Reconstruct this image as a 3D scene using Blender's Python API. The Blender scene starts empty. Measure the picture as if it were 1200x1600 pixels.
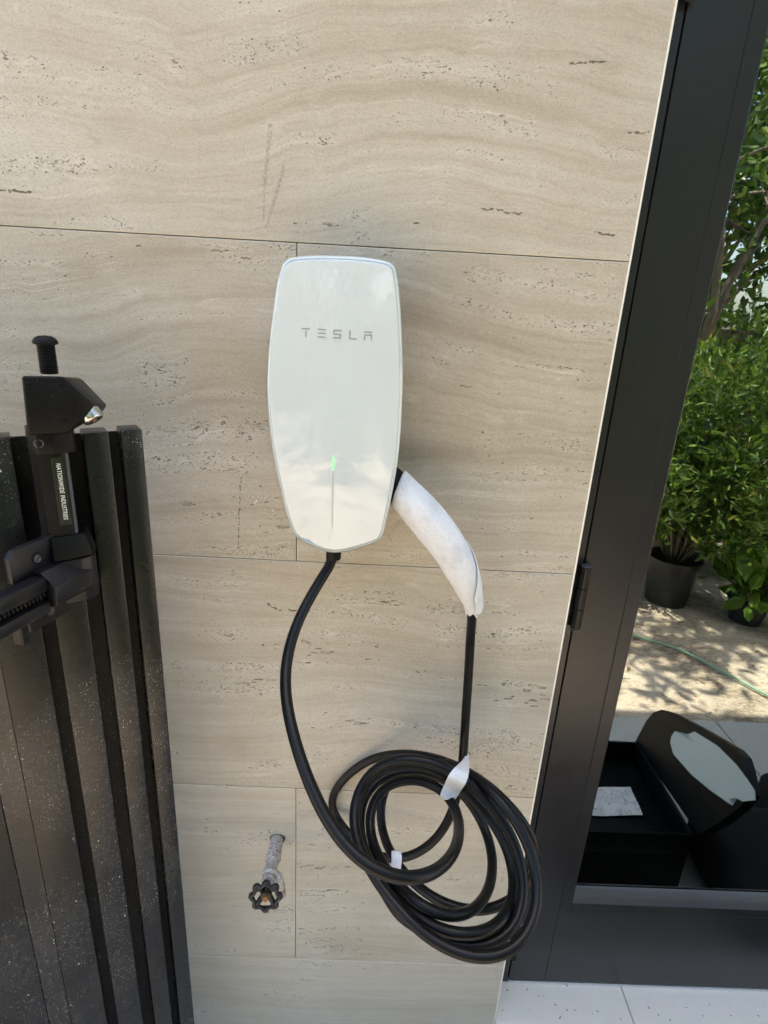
import bpy, bmesh, math, random
import numpy as np
from mathutils import Vector, Matrix

random.seed(4)
rng = np.random.default_rng(7)
scn = bpy.context.scene
COL = scn.collection

# ------------------------------------------------------------------ camera
CAM = np.array([0.0, -0.7484, 1.443])
FPX, PITCH, ROLL, YAW = 880.0, 0.3314, 0.0552, -0.0187      # focal length in pixels of a 1200x1600 frame


def cam_axes():
    cy, sy = math.cos(YAW), math.sin(YAW)
    fwd = np.array([-sy * math.cos(PITCH), cy * math.cos(PITCH), -math.sin(PITCH)])
    right = np.array([cy, sy, 0.0])
    up = np.cross(right, fwd)
    c, s = math.cos(ROLL), math.sin(ROLL)
    return c * right + s * up, -s * right + c * up, fwd


AR, AU, AF = cam_axes()
cam = bpy.data.cameras.new('camera')
cam.sensor_fit = 'VERTICAL'
cam.sensor_height = 36.0
cam.lens = FPX / 1600.0 * 36.0
cam.clip_start = 0.01
cam.clip_end = 2000
camo = bpy.data.objects.new('camera', cam)
COL.objects.link(camo)
camo.matrix_world = Matrix(((AR[0], AU[0], -AF[0], CAM[0]), (AR[1], AU[1], -AF[1], CAM[1]),
                            (AR[2], AU[2], -AF[2], CAM[2]), (0, 0, 0, 1)))
scn.camera = camo

# ------------------------------------------------------------------ sky, sun, exposure
SUN_EL, SUN_AZ = math.radians(74), math.radians(8)           # sun stands behind the house (+Y)
world = bpy.data.worlds.new('World')
scn.world = world
world.use_nodes = True
wn = world.node_tree
bg = wn.nodes['Background']
sky = wn.nodes.new('ShaderNodeTexSky')
sky.sky_type = 'NISHITA'
sky.sun_disc = False
sky.sun_elevation = SUN_EL
sky.sun_rotation = SUN_AZ
sky.dust_density = 3.0
sky.air_density = 1.0
wn.links.new(sky.outputs[0], bg.inputs[0])
bg.inputs[1].default_value = 0.15
sun = bpy.data.lights.new('sun', 'SUN')
sun.energy = 4.0
sun.angle = math.radians(0.5)
sun.color = (1.0, 0.95, 0.87)
suno = bpy.data.objects.new('sun', sun)
COL.objects.link(suno)
sd = Vector((math.sin(SUN_AZ) * math.cos(SUN_EL), math.cos(SUN_AZ) * math.cos(SUN_EL), math.sin(SUN_EL)))
suno.rotation_euler = sd.to_track_quat('Z', 'Y').to_euler()
scn.view_settings.view_transform = 'Standard'
scn.view_settings.look = 'None'
scn.view_settings.gamma = 1.0
scn.view_settings.use_curve_mapping = False
scn.view_settings.exposure = 2.16
scn.view_settings.use_white_balance = True          # the camera balanced for the shade
scn.view_settings.white_balance_temperature = 7050
scn.view_settings.white_balance_tint = 8
scn.render.engine = 'CYCLES'
scn.cycles.max_bounces = 5
scn.cycles.diffuse_bounces = 3
scn.cycles.glossy_bounces = 3
scn.cycles.transmission_bounces = 2
scn.cycles.transparent_max_bounces = 8
scn.cycles.use_adaptive_sampling = True
scn.cycles.adaptive_threshold = 0.03
scn.cycles.use_denoising = True


# ------------------------------------------------------------------ picture-to-place helpers
def ray(px, py):
    return AF + AR * (px - 600) / FPX - AU * (py - 800) / FPX


def at(px, py, Y=0.0):
    d = ray(px, py)
    return CAM + d * (Y - CAM[1]) / d[1]


def atdepth(px, py, t):
    return CAM + ray(px, py) * t


GLASS_Y = 0.086


def mirror_ray(px, py):
    d = ray(px, py)
    return np.array([CAM[0], 2 * GLASS_Y - CAM[1], CAM[2]]), d * np.array([1, -1, 1])


def mir(px, py, Z):
    c, d = mirror_ray(px, py)
    return c + d * (Z - c[2]) / d[2]


def mir_plane(px, py, P, n):
    c, d = mirror_ray(px, py)
    return c + d * ((np.asarray(P) - c) @ n) / (d @ n)


def to_px(P):
    d = np.asarray(P) - CAM
    z = d @ AF
    return 600 + FPX * (d @ AR) / z, 800 - FPX * (d @ AU) / z, z


# ------------------------------------------------------------------ node helpers
class NT:
    def __init__(s, name):
        s.m = bpy.data.materials.new(name)
        s.m.use_nodes = True
        s.t = s.m.node_tree
        s.b = s.t.nodes['Principled BSDF']
        s.out = s.t.nodes['Material Output']

    def new(s, typ, **kw):
        n = s.t.nodes.new('ShaderNode' + typ)
        for k, v in kw.items():
            setattr(n, k, v)
        return n

    def put(s, sock, v):
        if v is None:
            return
        if isinstance(v, bpy.types.NodeSocket):
            s.t.links.new(v, sock)
        elif isinstance(v, bpy.types.Node):
            s.t.links.new(v.outputs[0], sock)
        else:
            sock.default_value = v

    def math(s, op, a, b=None, c=None, clamp=False):
        n = s.new('Math', operation=op)
        n.use_clamp = clamp
        for i, v in enumerate((a, b, c)):
            s.put(n.inputs[i], v)
        return n.outputs[0]

    def vmath(s, op, a, b=None):
        n = s.new('VectorMath', operation=op)
        s.put(n.inputs[0], a)
        s.put(n.inputs[1], b)
        return n.outputs['Value'] if op in ('DOT_PRODUCT', 'LENGTH', 'DISTANCE') else n.outputs[0]

    def scale(s, v, k):
        return s.vmath('MULTIPLY', v, k)

    def noise(s, v, scale, detail=3.0, rough=0.5, dist=0.0):
        n = s.new('TexNoise')
        s.put(n.inputs['Vector'], v)
        n.inputs['Scale'].default_value = scale
        n.inputs['Detail'].default_value = detail
        n.inputs['Roughness'].default_value = rough
        n.inputs['Distortion'].default_value = dist
        return n.outputs[0]

    def vor(s, v, scale, feature='F1', rnd=1.0):
        n = s.new('TexVoronoi', feature=feature)
        s.put(n.inputs['Vector'], v)
        n.inputs['Scale'].default_value = scale
        n.inputs['Randomness'].default_value = rnd
        return n

    def step(s, v, a, b, lo=0.0, hi=1.0):
        n = s.new('MapRange', interpolation_type='SMOOTHSTEP')
        s.put(n.inputs[0], v)
        n.inputs[1].default_value = a
        n.inputs[2].default_value = b
        n.inputs[3].default_value = lo
        n.inputs[4].default_value = hi
        return n.outputs[0]

    def ramp(s, v, stops):
        n = s.new('ValToRGB')
        s.put(n.inputs[0], v)
        e = n.color_ramp.elements
        while len(e) < len(stops):
            e.new(0.5)
        for el, (p, c) in zip(e, stops):
            el.position = p
            el.color = (*c, 1.0)
        return n.outputs[0]

    def mix(s, f, a, b, blend='MIX'):
        n = s.new('Mix', data_type='RGBA', blend_type=blend)
        s.put(n.inputs[0], f)
        for i, v in ((6, a), (7, b)):
            s.put(n.inputs[i], (*v, 1.0) if isinstance(v, tuple) and len(v) == 3 else v)
        return n.outputs[2]

    def bump(s, h, dist=0.001, strength=1.0, normal=None):
        n = s.new('Bump')
        n.inputs['Strength'].default_value = strength
        n.inputs['Distance'].default_value = dist
        s.put(n.inputs['Height'], h)
        s.put(n.inputs['Normal'], normal)
        return n.outputs[0]

    def pos(s):
        return s.new('TexCoord').outputs['Object']

    def wpos(s):
        return s.new('NewGeometry').outputs['Position']

    def set(s, base=None, rough=None, metal=None, normal=None, spec=None, **kw):
        if isinstance(base, tuple):
            base = (*base, 1.0)
        s.put(s.b.inputs['Base Color'], base)
        s.put(s.b.inputs['Roughness'], rough)
        s.put(s.b.inputs['Metallic'], metal)
        s.put(s.b.inputs['Normal'], normal)
        s.put(s.b.inputs['Specular IOR Level'], spec)
        for k, v in kw.items():
            s.put(s.b.inputs[k.replace('_', ' ')], v)
        return s.m


def simple(name, base, rough=0.5, metal=0.0, var=0.12, scale=25.0, bumpd=0.0, bscale=400.0, spec=None):
    t = NT(name)
    p = t.pos()
    n = t.noise(p, scale, 4, 0.6)
    c = t.mix(n, tuple(v * (1 - var) for v in base), tuple(min(1, v * (1 + var)) for v in base))
    r = t.math('ADD', t.math('MULTIPLY', t.noise(p, scale * 1.7, 3), 0.16), rough - 0.08, clamp=True)
    nm = t.bump(t.noise(p, bscale, 3), bumpd) if bumpd else None
    return t.set(c, r, metal, nm, spec)


# ------------------------------------------------------------------ mesh helpers
def add_box(bm, x0, x1, y0, y1, z0, z1, bev=0.0, seg=1):
    r = bmesh.ops.create_cube(bm, size=1.0)
    vs = r['verts']
    for v in vs:
        v.co = Vector((x0 + (v.co.x + 0.5) * (x1 - x0), y0 + (v.co.y + 0.5) * (y1 - y0), z0 + (v.co.z + 0.5) * (z1 - z0)))
    if bev > 0:
        es = list({e for v in vs for e in v.link_edges})
        bmesh.ops.bevel(bm, geom=es, offset=bev, segments=seg, affect='EDGES', profile=0.5)
    return bm


def box(*a, **k):
    return add_box(bmesh.new(), *a, **k)


def add_loft(bm, rings, cap=(True, True), closed=True):
    vv = [[bm.verts.new(Vector(p)) for p in ring] for ring in rings]
    n = len(rings[0])
    for a, b in zip(vv[:-1], vv[1:]):
        for i in range(n if closed else n - 1):
            j = (i + 1) % n
            try:
                bm.faces.new((a[i], a[j], b[j], b[i]))
            except ValueError:
                pass
    if closed and cap[0]:
        bm.faces.new(list(reversed(vv[0])))
    if closed and cap[1]:
        bm.faces.new(vv[-1])
    return bm


def loft(rings, **k):
    return add_loft(bmesh.new(), rings, **k)


def frames(pts):
    pts = [np.asarray(p, float) for p in pts]
    n = len(pts)
    T = []
    for i in range(n):
        d = pts[min(i + 1, n - 1)] - pts[max(i - 1, 0)]
        T.append(d / (np.linalg.norm(d) + 1e-12))
    ref = np.array([0.0, -1.0, 0.0])
    if abs(T[0] @ ref) > 0.9:
        ref = np.array([0.0, 0.0, 1.0])
    N = np.cross(T[0], ref)
    N /= np.linalg.norm(N)
    out = []
    for i in range(n):
        N = N - T[i] * (N @ T[i])
        N /= np.linalg.norm(N)
        out.append((pts[i], T[i], N, np.cross(T[i], N)))
    return out


def add_tube(bm, pts, rad, seg=12, cap=True):
    rings = []
    for i, (p, t, n, b) in enumerate(frames(pts)):
        r = rad[i] if hasattr(rad, '__len__') else rad
        rings.append([p + r * (math.cos(a) * n + math.sin(a) * b) for a in (2 * math.pi * k / seg for k in range(seg))])
    return add_loft(bm, rings, cap=(cap, cap))


def tube(*a, **k):
    return add_tube(bmesh.new(), *a, **k)


def add_lathe(bm, prof, origin, axis, seg=24, cap=True):
    """prof: (distance along axis, radius)"""
    o = np.asarray(origin, float)
    return add_tube_dir(bm, [(o + np.asarray(axis) * d, r) for d, r in prof], axis, seg, cap)


def add_tube_dir(bm, pr, axis, seg, cap):
    a = np.asarray(axis, float)
    a /= np.linalg.norm(a)
    ref = np.array([0, 0, 1.0]) if abs(a[2]) < 0.9 else np.array([1.0, 0, 0])
    n = np.cross(a, ref)
    n /= np.linalg.norm(n)
    b = np.cross(a, n)
    rings = [[p + r * (math.cos(2 * math.pi * k / seg) * n + math.sin(2 * math.pi * k / seg) * b) for k in range(seg)] for p, r in pr]
    return add_loft(bm, rings, cap=(cap, cap))


def lathe(*a, **k):
    return add_lathe(bmesh.new(), *a, **k)


def spline(P, step=0.006):
    """Catmull-Rom through control rows, resampled to even steps (first three columns are the place)."""
    P = np.asarray(P, float)
    Q = np.vstack([2 * P[0] - P[1], P, 2 * P[-1] - P[-2]])
    out = []
    for i in range(1, len(Q) - 2):
        p0, p1, p2, p3 = Q[i - 1:i + 3]
        for t in np.linspace(0, 1, 16, endpoint=False):
            out.append(0.5 * ((2 * p1) + (-p0 + p2) * t + (2 * p0 - 5 * p1 + 4 * p2 - p3) * t * t + (-p0 + 3 * p1 - 3 * p2 + p3) * t ** 3))
    out.append(Q[-2])
    out = np.array(out)
    L = np.concatenate([[0], np.cumsum(np.linalg.norm(np.diff(out[:, :3], axis=0), axis=1))])
    k = max(4, int(L[-1] / step))
    u = np.linspace(0, L[-1], k)
    return np.stack([np.interp(u, L, out[:, c]) for c in range(out.shape[1])], 1)


def ob(name, bm, mat, parent=None, smooth=None, keep=False):
    me = bpy.data.meshes.new(name)
    bmesh.ops.recalc_face_normals(bm, faces=bm.faces[:])
    bm.to_mesh(me)
    if not keep:
        bm.free()
    if mat is not None:
        me.materials.append(mat)
    if smooth is not None:
        me.polygons.foreach_set('use_smooth', [True] * len(me.polygons))
        if smooth < 179:
            me.set_sharp_from_angle(angle=math.radians(smooth))
    o = bpy.data.objects.new(name, me)
    COL.objects.link(o)
    o.parent = parent
    return o


def tag(o, label=None, cat=None, group=None, kind=None):
    for k, v in (('label', label), ('category', cat), ('group', group), ('kind', kind)):
        if v:
            o[k] = v
    return o


def empty(name, loc=(0, 0, 0), rz=0.0):
    o = bpy.data.objects.new(name, None)
    COL.objects.link(o)
    o.empty_display_size = 0.05
    o.location = loc
    o.rotation_euler = (0, 0, rz)
    return o


# ------------------------------------------------------------------ materials
def travertine():
    t = NT('travertine')
    w = t.wpos()
    info = t.new('ObjectInfo')
    amp = t.new('Attribute', attribute_type='OBJECT', attribute_name='wave').outputs['Fac']
    tone = t.new('Attribute', attribute_type='OBJECT', attribute_name='tone').outputs['Fac']
    grey = t.new('Attribute', attribute_type='OBJECT', attribute_name='grey').outputs['Fac']
    pitk = t.new('Attribute', attribute_type='OBJECT', attribute_name='pit').outputs['Fac']
    sh = t.new('CombineXYZ')
    t.put(sh.inputs[0], t.math('MULTIPLY', info.outputs['Random'], 37.0))
    t.put(sh.inputs[1], t.math('MULTIPLY', info.outputs['Random'], 91.0))
    t.put(sh.inputs[2], t.math('MULTIPLY', info.outputs['Random'], 53.0))
    p = t.vmath('ADD', w, sh)
    # wavy sediment layers
    wv = t.noise(t.scale(p, (1.9, 1.0, 2.2)), 1.0, 2, 0.5)
    wv2 = t.noise(t.scale(p, (14.0, 1.0, 9.0)), 1.0, 2, 0.55)
    sep = t.new('SeparateXYZ')
    t.put(sep.inputs[0], p)
    dz = t.math('ADD', t.math('MULTIPLY', t.math('SUBTRACT', wv, 0.5), t.math('MULTIPLY', amp, 0.26)),
                t.math('MULTIPLY', t.math('SUBTRACT', wv2, 0.5), t.math('ADD', t.math('MULTIPLY', amp, 0.022), 0.006)))
    z = t.math('ADD', sep.outputs[2], dz)

    def layer(kx, kz, detail, rough=0.55):
        c = t.new('CombineXYZ')
        t.put(c.inputs[0], t.math('MULTIPLY', sep.outputs[0], kx))
        t.put(c.inputs[1], sep.outputs[1])
        t.put(c.inputs[2], t.math('MULTIPLY', z, kz))
        return t.noise(c.outputs[0], 1.0, detail, rough), c.outputs[0]
    broad, _ = layer(1.0, 11.0, 3)
    mid, _ = layer(2.2, 52.0, 2)
    fine, _ = layer(5.0, 170.0, 1)
    blotch = t.noise(p, 9.0, 3, 0.62)
    grain = t.noise(t.scale(p, (1.0, 1.0, 1.8)), 330.0, 3, 0.75)
    v = t.math('ADD', t.math('MULTIPLY', broad, 0.50), t.math('MULTIPLY', mid, 0.30))
    v = t.math('ADD', v, t.math('MULTIPLY', fine, 0.20))
    v = t.math('ADD', v, t.math('MULTIPLY', t.math('SUBTRACT', blotch, 0.5), 0.22))
    v = t.math('ADD', t.math('MULTIPLY_ADD', v, 0.85, 0.075), tone)
    col = t.ramp(v, [(0.30, (0.325, 0.265, 0.190)), (0.42, (0.430, 0.368, 0.278)), (0.52, (0.505, 0.448, 0.358)),
                     (0.62, (0.575, 0.525, 0.435)), (0.74, (0.635, 0.600, 0.525))])
    # thin pale and dark layer lines: contours of the layered field
    f1 = t.math('ABSOLUTE', t.math('SUBTRACT', t.math('FRACT', t.math('MULTIPLY', broad, 6.0)), 0.5))
    vein = t.math('MULTIPLY', t.step(f1, 0.0, 0.055, 1.0, 0.0), t.step(blotch, 0.42, 0.62))
    col = t.mix(t.math('MULTIPLY', vein, 0.42), col, (0.70, 0.645, 0.55))
    f2 = t.math('ABSOLUTE', t.math('SUBTRACT', t.math('FRACT', t.math('MULTIPLY', broad, 9.0)), 0.5))
    vein2 = t.math('MULTIPLY', t.step(f2, 0.0, 0.06, 1.0, 0.0), t.step(wv2, 0.42, 0.6))
    col = t.mix(t.math('MULTIPLY', vein2, 0.30), col, (0.36, 0.285, 0.20))
    col = t.mix(1.0, col, t.ramp(grain, [(0.25, (0.80, 0.79, 0.77)), (0.5, (1.0, 1.0, 1.0)), (0.75, (1.12, 1.12, 1.12))]), 'MULTIPLY')
    f3 = t.math('ABSOLUTE', t.math('SUBTRACT', t.math('FRACT', t.math('MULTIPLY', mid, 5.0)), 0.5))
    vein3 = t.math('MULTIPLY', t.step(f3, 0.0, 0.10, 1.0, 0.0), t.step(wv2, 0.56, 0.40))
    col = t.mix(t.math('MULTIPLY', vein3, 0.26), col, (0.37, 0.305, 0.225))
    col = t.mix(grey, col, t.mix(v, (0.46, 0.435, 0.39), (0.66, 0.645, 0.605)))
    # pits: rows of small elongated holes along the layers
    rows = t.math('MULTIPLY', t.step(mid, 0.49, 0.60), t.step(blotch, 0.40, 0.58))
    jit = t.scale(p, (1.0, 1.0, 2.0))
    warped = t.vmath('ADD', jit, t.vmath('MULTIPLY', t.vmath('SUBTRACT', _noisecol(t, p, 120.0), (0.5, 0.5, 0.5)), (0.009, 0.009, 0.009)))
    v1 = t.vor(warped, 280.0)
    sz = t.math('POWER', v1.outputs['Color'], 3.0)
    pit1 = t.step(t.math('SUBTRACT', v1.outputs['Distance'], t.math('MULTIPLY', t.math('MULTIPLY', rows, pitk), t.math('MULTIPLY', sz, 0.92))), -0.07, 0.03, 1.0, 0.0)
    v2 = t.vor(t.scale(warped, (0.55, 1.0, 1.25)), 105.0)
    big = t.step(t.noise(t.scale(p, (6.0, 1, 34.0)), 1.0, 3), 0.60, 0.72)
    pit2 = t.step(t.math('SUBTRACT', v2.outputs['Distance'], t.math('MULTIPLY', t.math('MULTIPLY', big, pitk), t.math('MULTIPLY', t.math('POWER', v2.outputs['Color'], 2.0), 0.60))), -0.07, 0.03, 1.0, 0.0)
    v3 = t.vor(warped, 60.0)
    pit3 = t.step(t.math('SUBTRACT', v3.outputs['Distance'], t.step(v3.outputs['Color'], 0.72, 1.0, 0.0, 0.13)), -0.03, 0.02, 1.0, 0.0)
    pit = t.math('MAXIMUM', t.math('MAXIMUM', pit1, pit2), pit3)
    # open fissures and cracks of the stone, each at its own place
    wob = t.vmath('ADD', w, t.vmath('MULTIPLY', t.vmath('SUBTRACT', _noisecol(t, w, 90.0), (0.5, 0.5, 0.5)), (0.008, 0.0, 0.008)))

    def seg(a, b, r, src):
        A, B = at(*a), at(*b)
        d = B - A
        pa = t.vmath('SUBTRACT', src, tuple(A))
        h = t.math('DIVIDE', t.vmath('DOT_PRODUCT', pa, tuple(d)), float(d @ d), clamp=True)
        sc = t.new('VectorMath', operation='SCALE')
        sc.inputs[0].default_value = tuple(d)
        t.put(sc.inputs['Scale'], h)
        return t.math('SUBTRACT', t.vmath('DISTANCE', pa, sc.outputs[0]), r)
    cr = None
    for a, b, r in (((-6, 297), (48, 301), .0012), ((750, 325), (815, 334), .0007), ((930, 363), (958, 368), .0012), ((984, 206), (1014, 207), .0008),
                    ((872, 574), (893, 576), .0006), ((377, 745), (374, 800), .0004), ((374, 800), (372, 858), .0003), ((890, 100), (948, 94), .0009),
                    ((418, 944), (438, 953), .0012), ((452, 952), (470, 956), .0013), ((30, 1130), (60, 1130), .0006)):
        s_ = seg(a, b, r, wob)
        cr = s_ if cr is None else t.math('MINIMUM', cr, s_)
    cr = t.math('ADD', cr, t.math('MULTIPLY', t.math('SUBTRACT', t.noise(t.scale(w, (1, 1, 1.6)), 210.0, 2, 0.6), 0.46), 0.0065))
    crack = t.step(cr, -0.0003, 0.0007, 1.0, 0.0)
    holes = pit
    lip = t.step(t.math('SUBTRACT', v1.outputs['Distance'], t.math('MULTIPLY', t.math('MULTIPLY', rows, pitk), t.math('MULTIPLY', sz, 1.25))), -0.05, 0.05, 1.0, 0.0)
    col = t.mix(t.math('MULTIPLY', lip, 0.30), col, (0.72, 0.67, 0.57))  # pale rings paint sky light on the pit lips into the colour
    filler = t.math('MULTIPLY', t.step(t.noise(t.scale(p, (1.0, 1.0, 1.7)), 85.0, 2, 0.6), 0.62, 0.70), t.step(blotch, 0.48, 0.62))
    col = t.mix(t.math('MULTIPLY', filler, 0.30), col, (0.70, 0.655, 0.56))
    stain = t.step(t.noise(t.scale(p, (3.0, 1.0, 5.0)), 1.0, 3, 0.6), 0.54, 0.72)
    col = t.mix(t.math('MULTIPLY', stain, 0.30), col, (0.38, 0.31, 0.215))
    depth = t.math('MULTIPLY_ADD', t.step(t.noise(w, 70.0, 1), 0.38, 0.66), 0.75, 0.10)
    col = t.mix(t.math('MULTIPLY', pit, depth), col, (0.12, 0.088, 0.055))
    col = t.mix(t.math('MULTIPLY', crack, 0.85), col, (0.09, 0.065, 0.04))
    # grey rubbed scuffs above the charger
    sc = None
    for a, b, r in (((423, 195), (414, 285), .0018), ((413, 290), (412, 345), .0006), ((444, 262), (424, 330), .0016), ((424, 330), (416, 356), .0008)):
        s_ = seg(a, b, r, w)
        sc = s_ if sc is None else t.math('MINIMUM', sc, s_)
    scuff = t.math('MULTIPLY', t.step(sc, -0.0004, 0.0016, 1.0, 0.0), t.step(t.noise(t.scale(w, (1, 1, .35)), 900.0, 3), 0.40, 0.62))
    col = t.mix(t.math('MULTIPLY', scuff, 0.6), col, (0.17, 0.165, 0.155))
    # pale chips of filler to the left of the charger
    ch = t.math('MULTIPLY', t.step(seg((400, 778), (440, 798), .009, w), -0.004, 0.004, 1.0, 0.0), t.step(t.vor(wob, 170.0).outputs['Distance'], 0.16, 0.26, 1.0, 0.0))
    col = t.mix(t.math('MULTIPLY', ch, 0.8), col, (0.80, 0.78, 0.74))
    h = t.math('ADD', t.math('MULTIPLY', holes, -1.0), t.math('MULTIPLY', grain, 0.22))
    return t.set(col, 0.55, 0.0, t.bump(h, 0.006, 1.0), 0.3)


def _noisecol(t, v, sc):
    n = t.new('TexNoise')
    t.put(n.inputs['Vector'], v)
    n.inputs['Scale'].default_value = sc
    n.inputs['Detail'].default_value = 1.0
    return n.outputs['Color']


M = {}
M['travertine'] = travertine()
M['mortar'] = simple('mortar', (0.30, 0.26, 0.21), 0.9, var=0.2, scale=80)
M['edge_highlight'] = simple('painted_edge_highlight', (0.82, 0.79, 0.71), 0.6, var=0.04, scale=60)
M['arris'] = simple('painted_lit_arris', (0.60, 0.55, 0.45), 0.7, var=0.2, scale=30)
M['interior'] = simple('dark_interior_plaster', (0.05, 0.05, 0.05), 0.9)
M['roof'] = simple('roof_render', (0.35, 0.33, 0.30), 0.9)


def powder(name, base, rough, dust=0.0, dustscale=700.0, spec=0.4):
    """Black powder-coated metal with fine orange peel and specks of pale masonry dust."""
    t = NT(name)
    w = t.wpos()
    p = t.pos()
    n = t.noise(p, 14, 5, 0.65)
    c = t.mix(n, tuple(v * 0.8 for v in base), tuple(v * 1.25 for v in base))
    r = t.math('ADD', t.math('MULTIPLY', t.noise(p, 20.0, 4, 0.6), 0.14), rough - 0.07)
    if dust:
        cloud = t.math('ADD', t.math('MULTIPLY', t.noise(w, 4.2, 3, 0.55), 0.8), t.math('MULTIPLY', t.noise(t.scale(w, (1, 1, 0.3)), 45.0, 3, 0.6), 0.2))
        v = t.vor(w, dustscale)
        sp = t.math('MULTIPLY', t.step(t.math('SUBTRACT', v.outputs['Distance'], t.math('MULTIPLY', v.outputs['Color'], 0.24)), -0.08, 0.02, 1.0, 0.0), t.step(cloud, 0.50, 0.59))
        v2 = t.vor(t.scale(w, (1, 1, 0.45)), dustscale * 0.42)
        sp2 = t.math('MULTIPLY', t.step(t.math('SUBTRACT', v2.outputs['Distance'], t.step(v2.outputs['Color'], 0.6, 1.0, 0.0, 0.16)), -0.06, 0.02, 1.0, 0.0), t.step(cloud, 0.52, 0.60))
        haze = t.math('MULTIPLY', t.step(cloud, 0.50, 0.64), t.noise(w, 160.0, 4, 0.7))
        film = t.math('ADD', t.math('MULTIPLY', haze, 0.022 * dust), 0.002)
        c = t.mix(film, c, (0.55, 0.54, 0.53))
        k = t.math('MULTIPLY', t.math('MAXIMUM', sp, sp2), 0.6 * dust, clamp=True)
        c = t.mix(k, c, (0.72, 0.70, 0.66))
        r = t.math('ADD', r, t.math('MULTIPLY', k, 0.5), clamp=True)
    nm = t.bump(t.noise(p, 1400.0, 2), 0.00025, 0.35)
    return t.set(c, r, 0.0, nm, spec)


M['gate_metal'] = powder('black_gate_paint', (0.0085, 0.0085, 0.0085), 0.27, 2.4, 480.0, 0.36)
M['gate_back'] = powder('black_gate_channel', (0.004, 0.004, 0.004), 0.5, 0.9, 480.0, 0.2)
M['latch_plastic'] = powder('black_latch_plastic', (0.005, 0.005, 0.0055), 0.36, 0.9, 800.0, 0.14)
M['strike_plastic'] = powder('dusty_strike_plastic', (0.008, 0.008, 0.010), 0.34, 2.0, 800.0, 0.28)
M['rubber'] = simple('black_rubber', (0.005, 0.005, 0.0055), 0.5, var=0.2, scale=60, bumpd=0.0002, spec=0.16)
M['door_metal'] = powder('black_door_paint', (0.015, 0.015, 0.0165), 0.24, 0.14, 500.0, 0.5)
M['hinge'] = powder('glossy_black_hinge', (0.005, 0.005, 0.005), 0.22, 0.5, 600.0, 0.25)
M['gasket'] = powder('grey_dusty_bead', (0.055, 0.058, 0.066), 0.42, 0.7, 800.0)
M['steel'] = simple('bright_steel', (0.62, 0.60, 0.57), 0.22, 1.0, var=0.1, scale=120)
M['alu'] = simple('worn_aluminium', (0.70, 0.72, 0.76), 0.35, 1.0, var=0.2, scale=90)
M['label'] = simple('dark_green_label', (0.012, 0.016, 0.010), 0.25)
M['print'] = simple('white_print', (0.78, 0.78, 0.75), 0.6, var=0.03)


def shiny(name, base, rough, coat=0.0):
    t = NT(name)
    n = t.noise(t.pos(), 3.0, 2)
    c = t.mix(n, tuple(v * 0.99 for v in base), base)
    r = t.math('ADD', t.math('MULTIPLY', t.noise(t.pos(), 40.0, 3), rough * 0.4), rough * 0.8)
    return t.set(c, r, 0.0, None, 0.5, Coat_Weight=coat, Coat_Roughness=0.01, Coat_IOR=1.6)


M['white_glass'] = shiny('white_tempered_glass', (0.585, 0.640, 0.655), 0.03, 0.6)
M['rim'] = shiny('clear_glass_edge', (0.56, 0.63, 0.62), 0.06, 1.0)
M['charger_body'] = simple('grey_charger_plastic', (0.22, 0.225, 0.23), 0.4, var=0.05)
M['logo'] = simple('silver_grey_lettering', (0.30, 0.315, 0.325), 0.35, var=0.03)
M['linegrey'] = simple('grey_light_slot', (0.42, 0.45, 0.45), 0.3, var=0.03)
_t = NT('green_status_light')
M['led'] = _t.set((0.1, 0.8, 0.25), 0.3, Emission_Color=(0.10, 0.95, 0.22, 1.0), Emission_Strength=0.42)
_t = NT('black_cable_jacket')
_p = _t.pos()
M['cable'] = _t.set(_t.mix(_t.noise(_p, 30, 4), (0.0035, 0.0035, 0.004), (0.006, 0.006, 0.0065)), _t.math('ADD', _t.math('MULTIPLY', _t.noise(_p, 60, 4), 0.12), 0.27), 0.0, _t.bump(_t.noise(_p, 900.0, 2), 0.0002, 0.3), 0.22)


def foam():
    t = NT('white_foam_sheet')
    p = t.pos()
    fib = t.noise(t.scale(p, (1, 1, 1)), 900.0, 4, 0.8)
    c = t.mix(t.step(fib, 0.38, 0.62), (0.62, 0.635, 0.675), (0.82, 0.825, 0.84))
    thin = t.math('MULTIPLY', t.step(t.noise(p, 26.0, 3, 0.6), 0.46, 0.64), t.step(t.noise(p, 1500.0, 2, 0.8), 0.42, 0.58))
    c = t.mix(t.math('MULTIPLY', thin, 0.5), c, (0.36, 0.375, 0.41))
    nm = t.bump(t.math('ADD', fib, t.math('MULTIPLY', t.noise(p, 45.0, 3), 0.8)), 0.0008, 0.6)
    m = t.set(c, 0.75, 0.0, nm, 0.3, Subsurface_Weight=0.15, Subsurface_Radius=(0.004, 0.004, 0.004), Subsurface_Scale=0.5)
    return m


M['foam'] = foam()


def galv():
    t = NT('weathered_galvanised_pipe')
    p = t.pos()
    n = t.noise(p, 420.0, 4, 0.75)
    n2 = t.noise(p, 90.0, 4, 0.7)
    c = t.ramp(n, [(0.35, (0.14, 0.125, 0.11)), (0.48, (0.36, 0.35, 0.34)), (0.62, (0.66, 0.65, 0.64))])
    c = t.mix(t.step(n2, 0.58, 0.72), c, (0.20, 0.12, 0.06))
    return t.set(c, t.math('ADD', t.math('MULTIPLY', n2, 0.3), 0.4), t.step(n, 0.4, 0.6, 0.1, 0.8), t.bump(n, 0.0008, 0.8))


M['galv'] = galv()
M['wheel'] = powder('chipped_black_handwheel', (0.015, 0.015, 0.017), 0.3, 1.6, 450.0)
M['rust'] = simple('rusty_brass', (0.28, 0.13, 0.06), 0.6, 0.4, var=0.35, scale=250)
M['hole'] = simple('dark_hole_caulk', (0.10, 0.075, 0.05), 0.9, var=0.5, scale=300)


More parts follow.
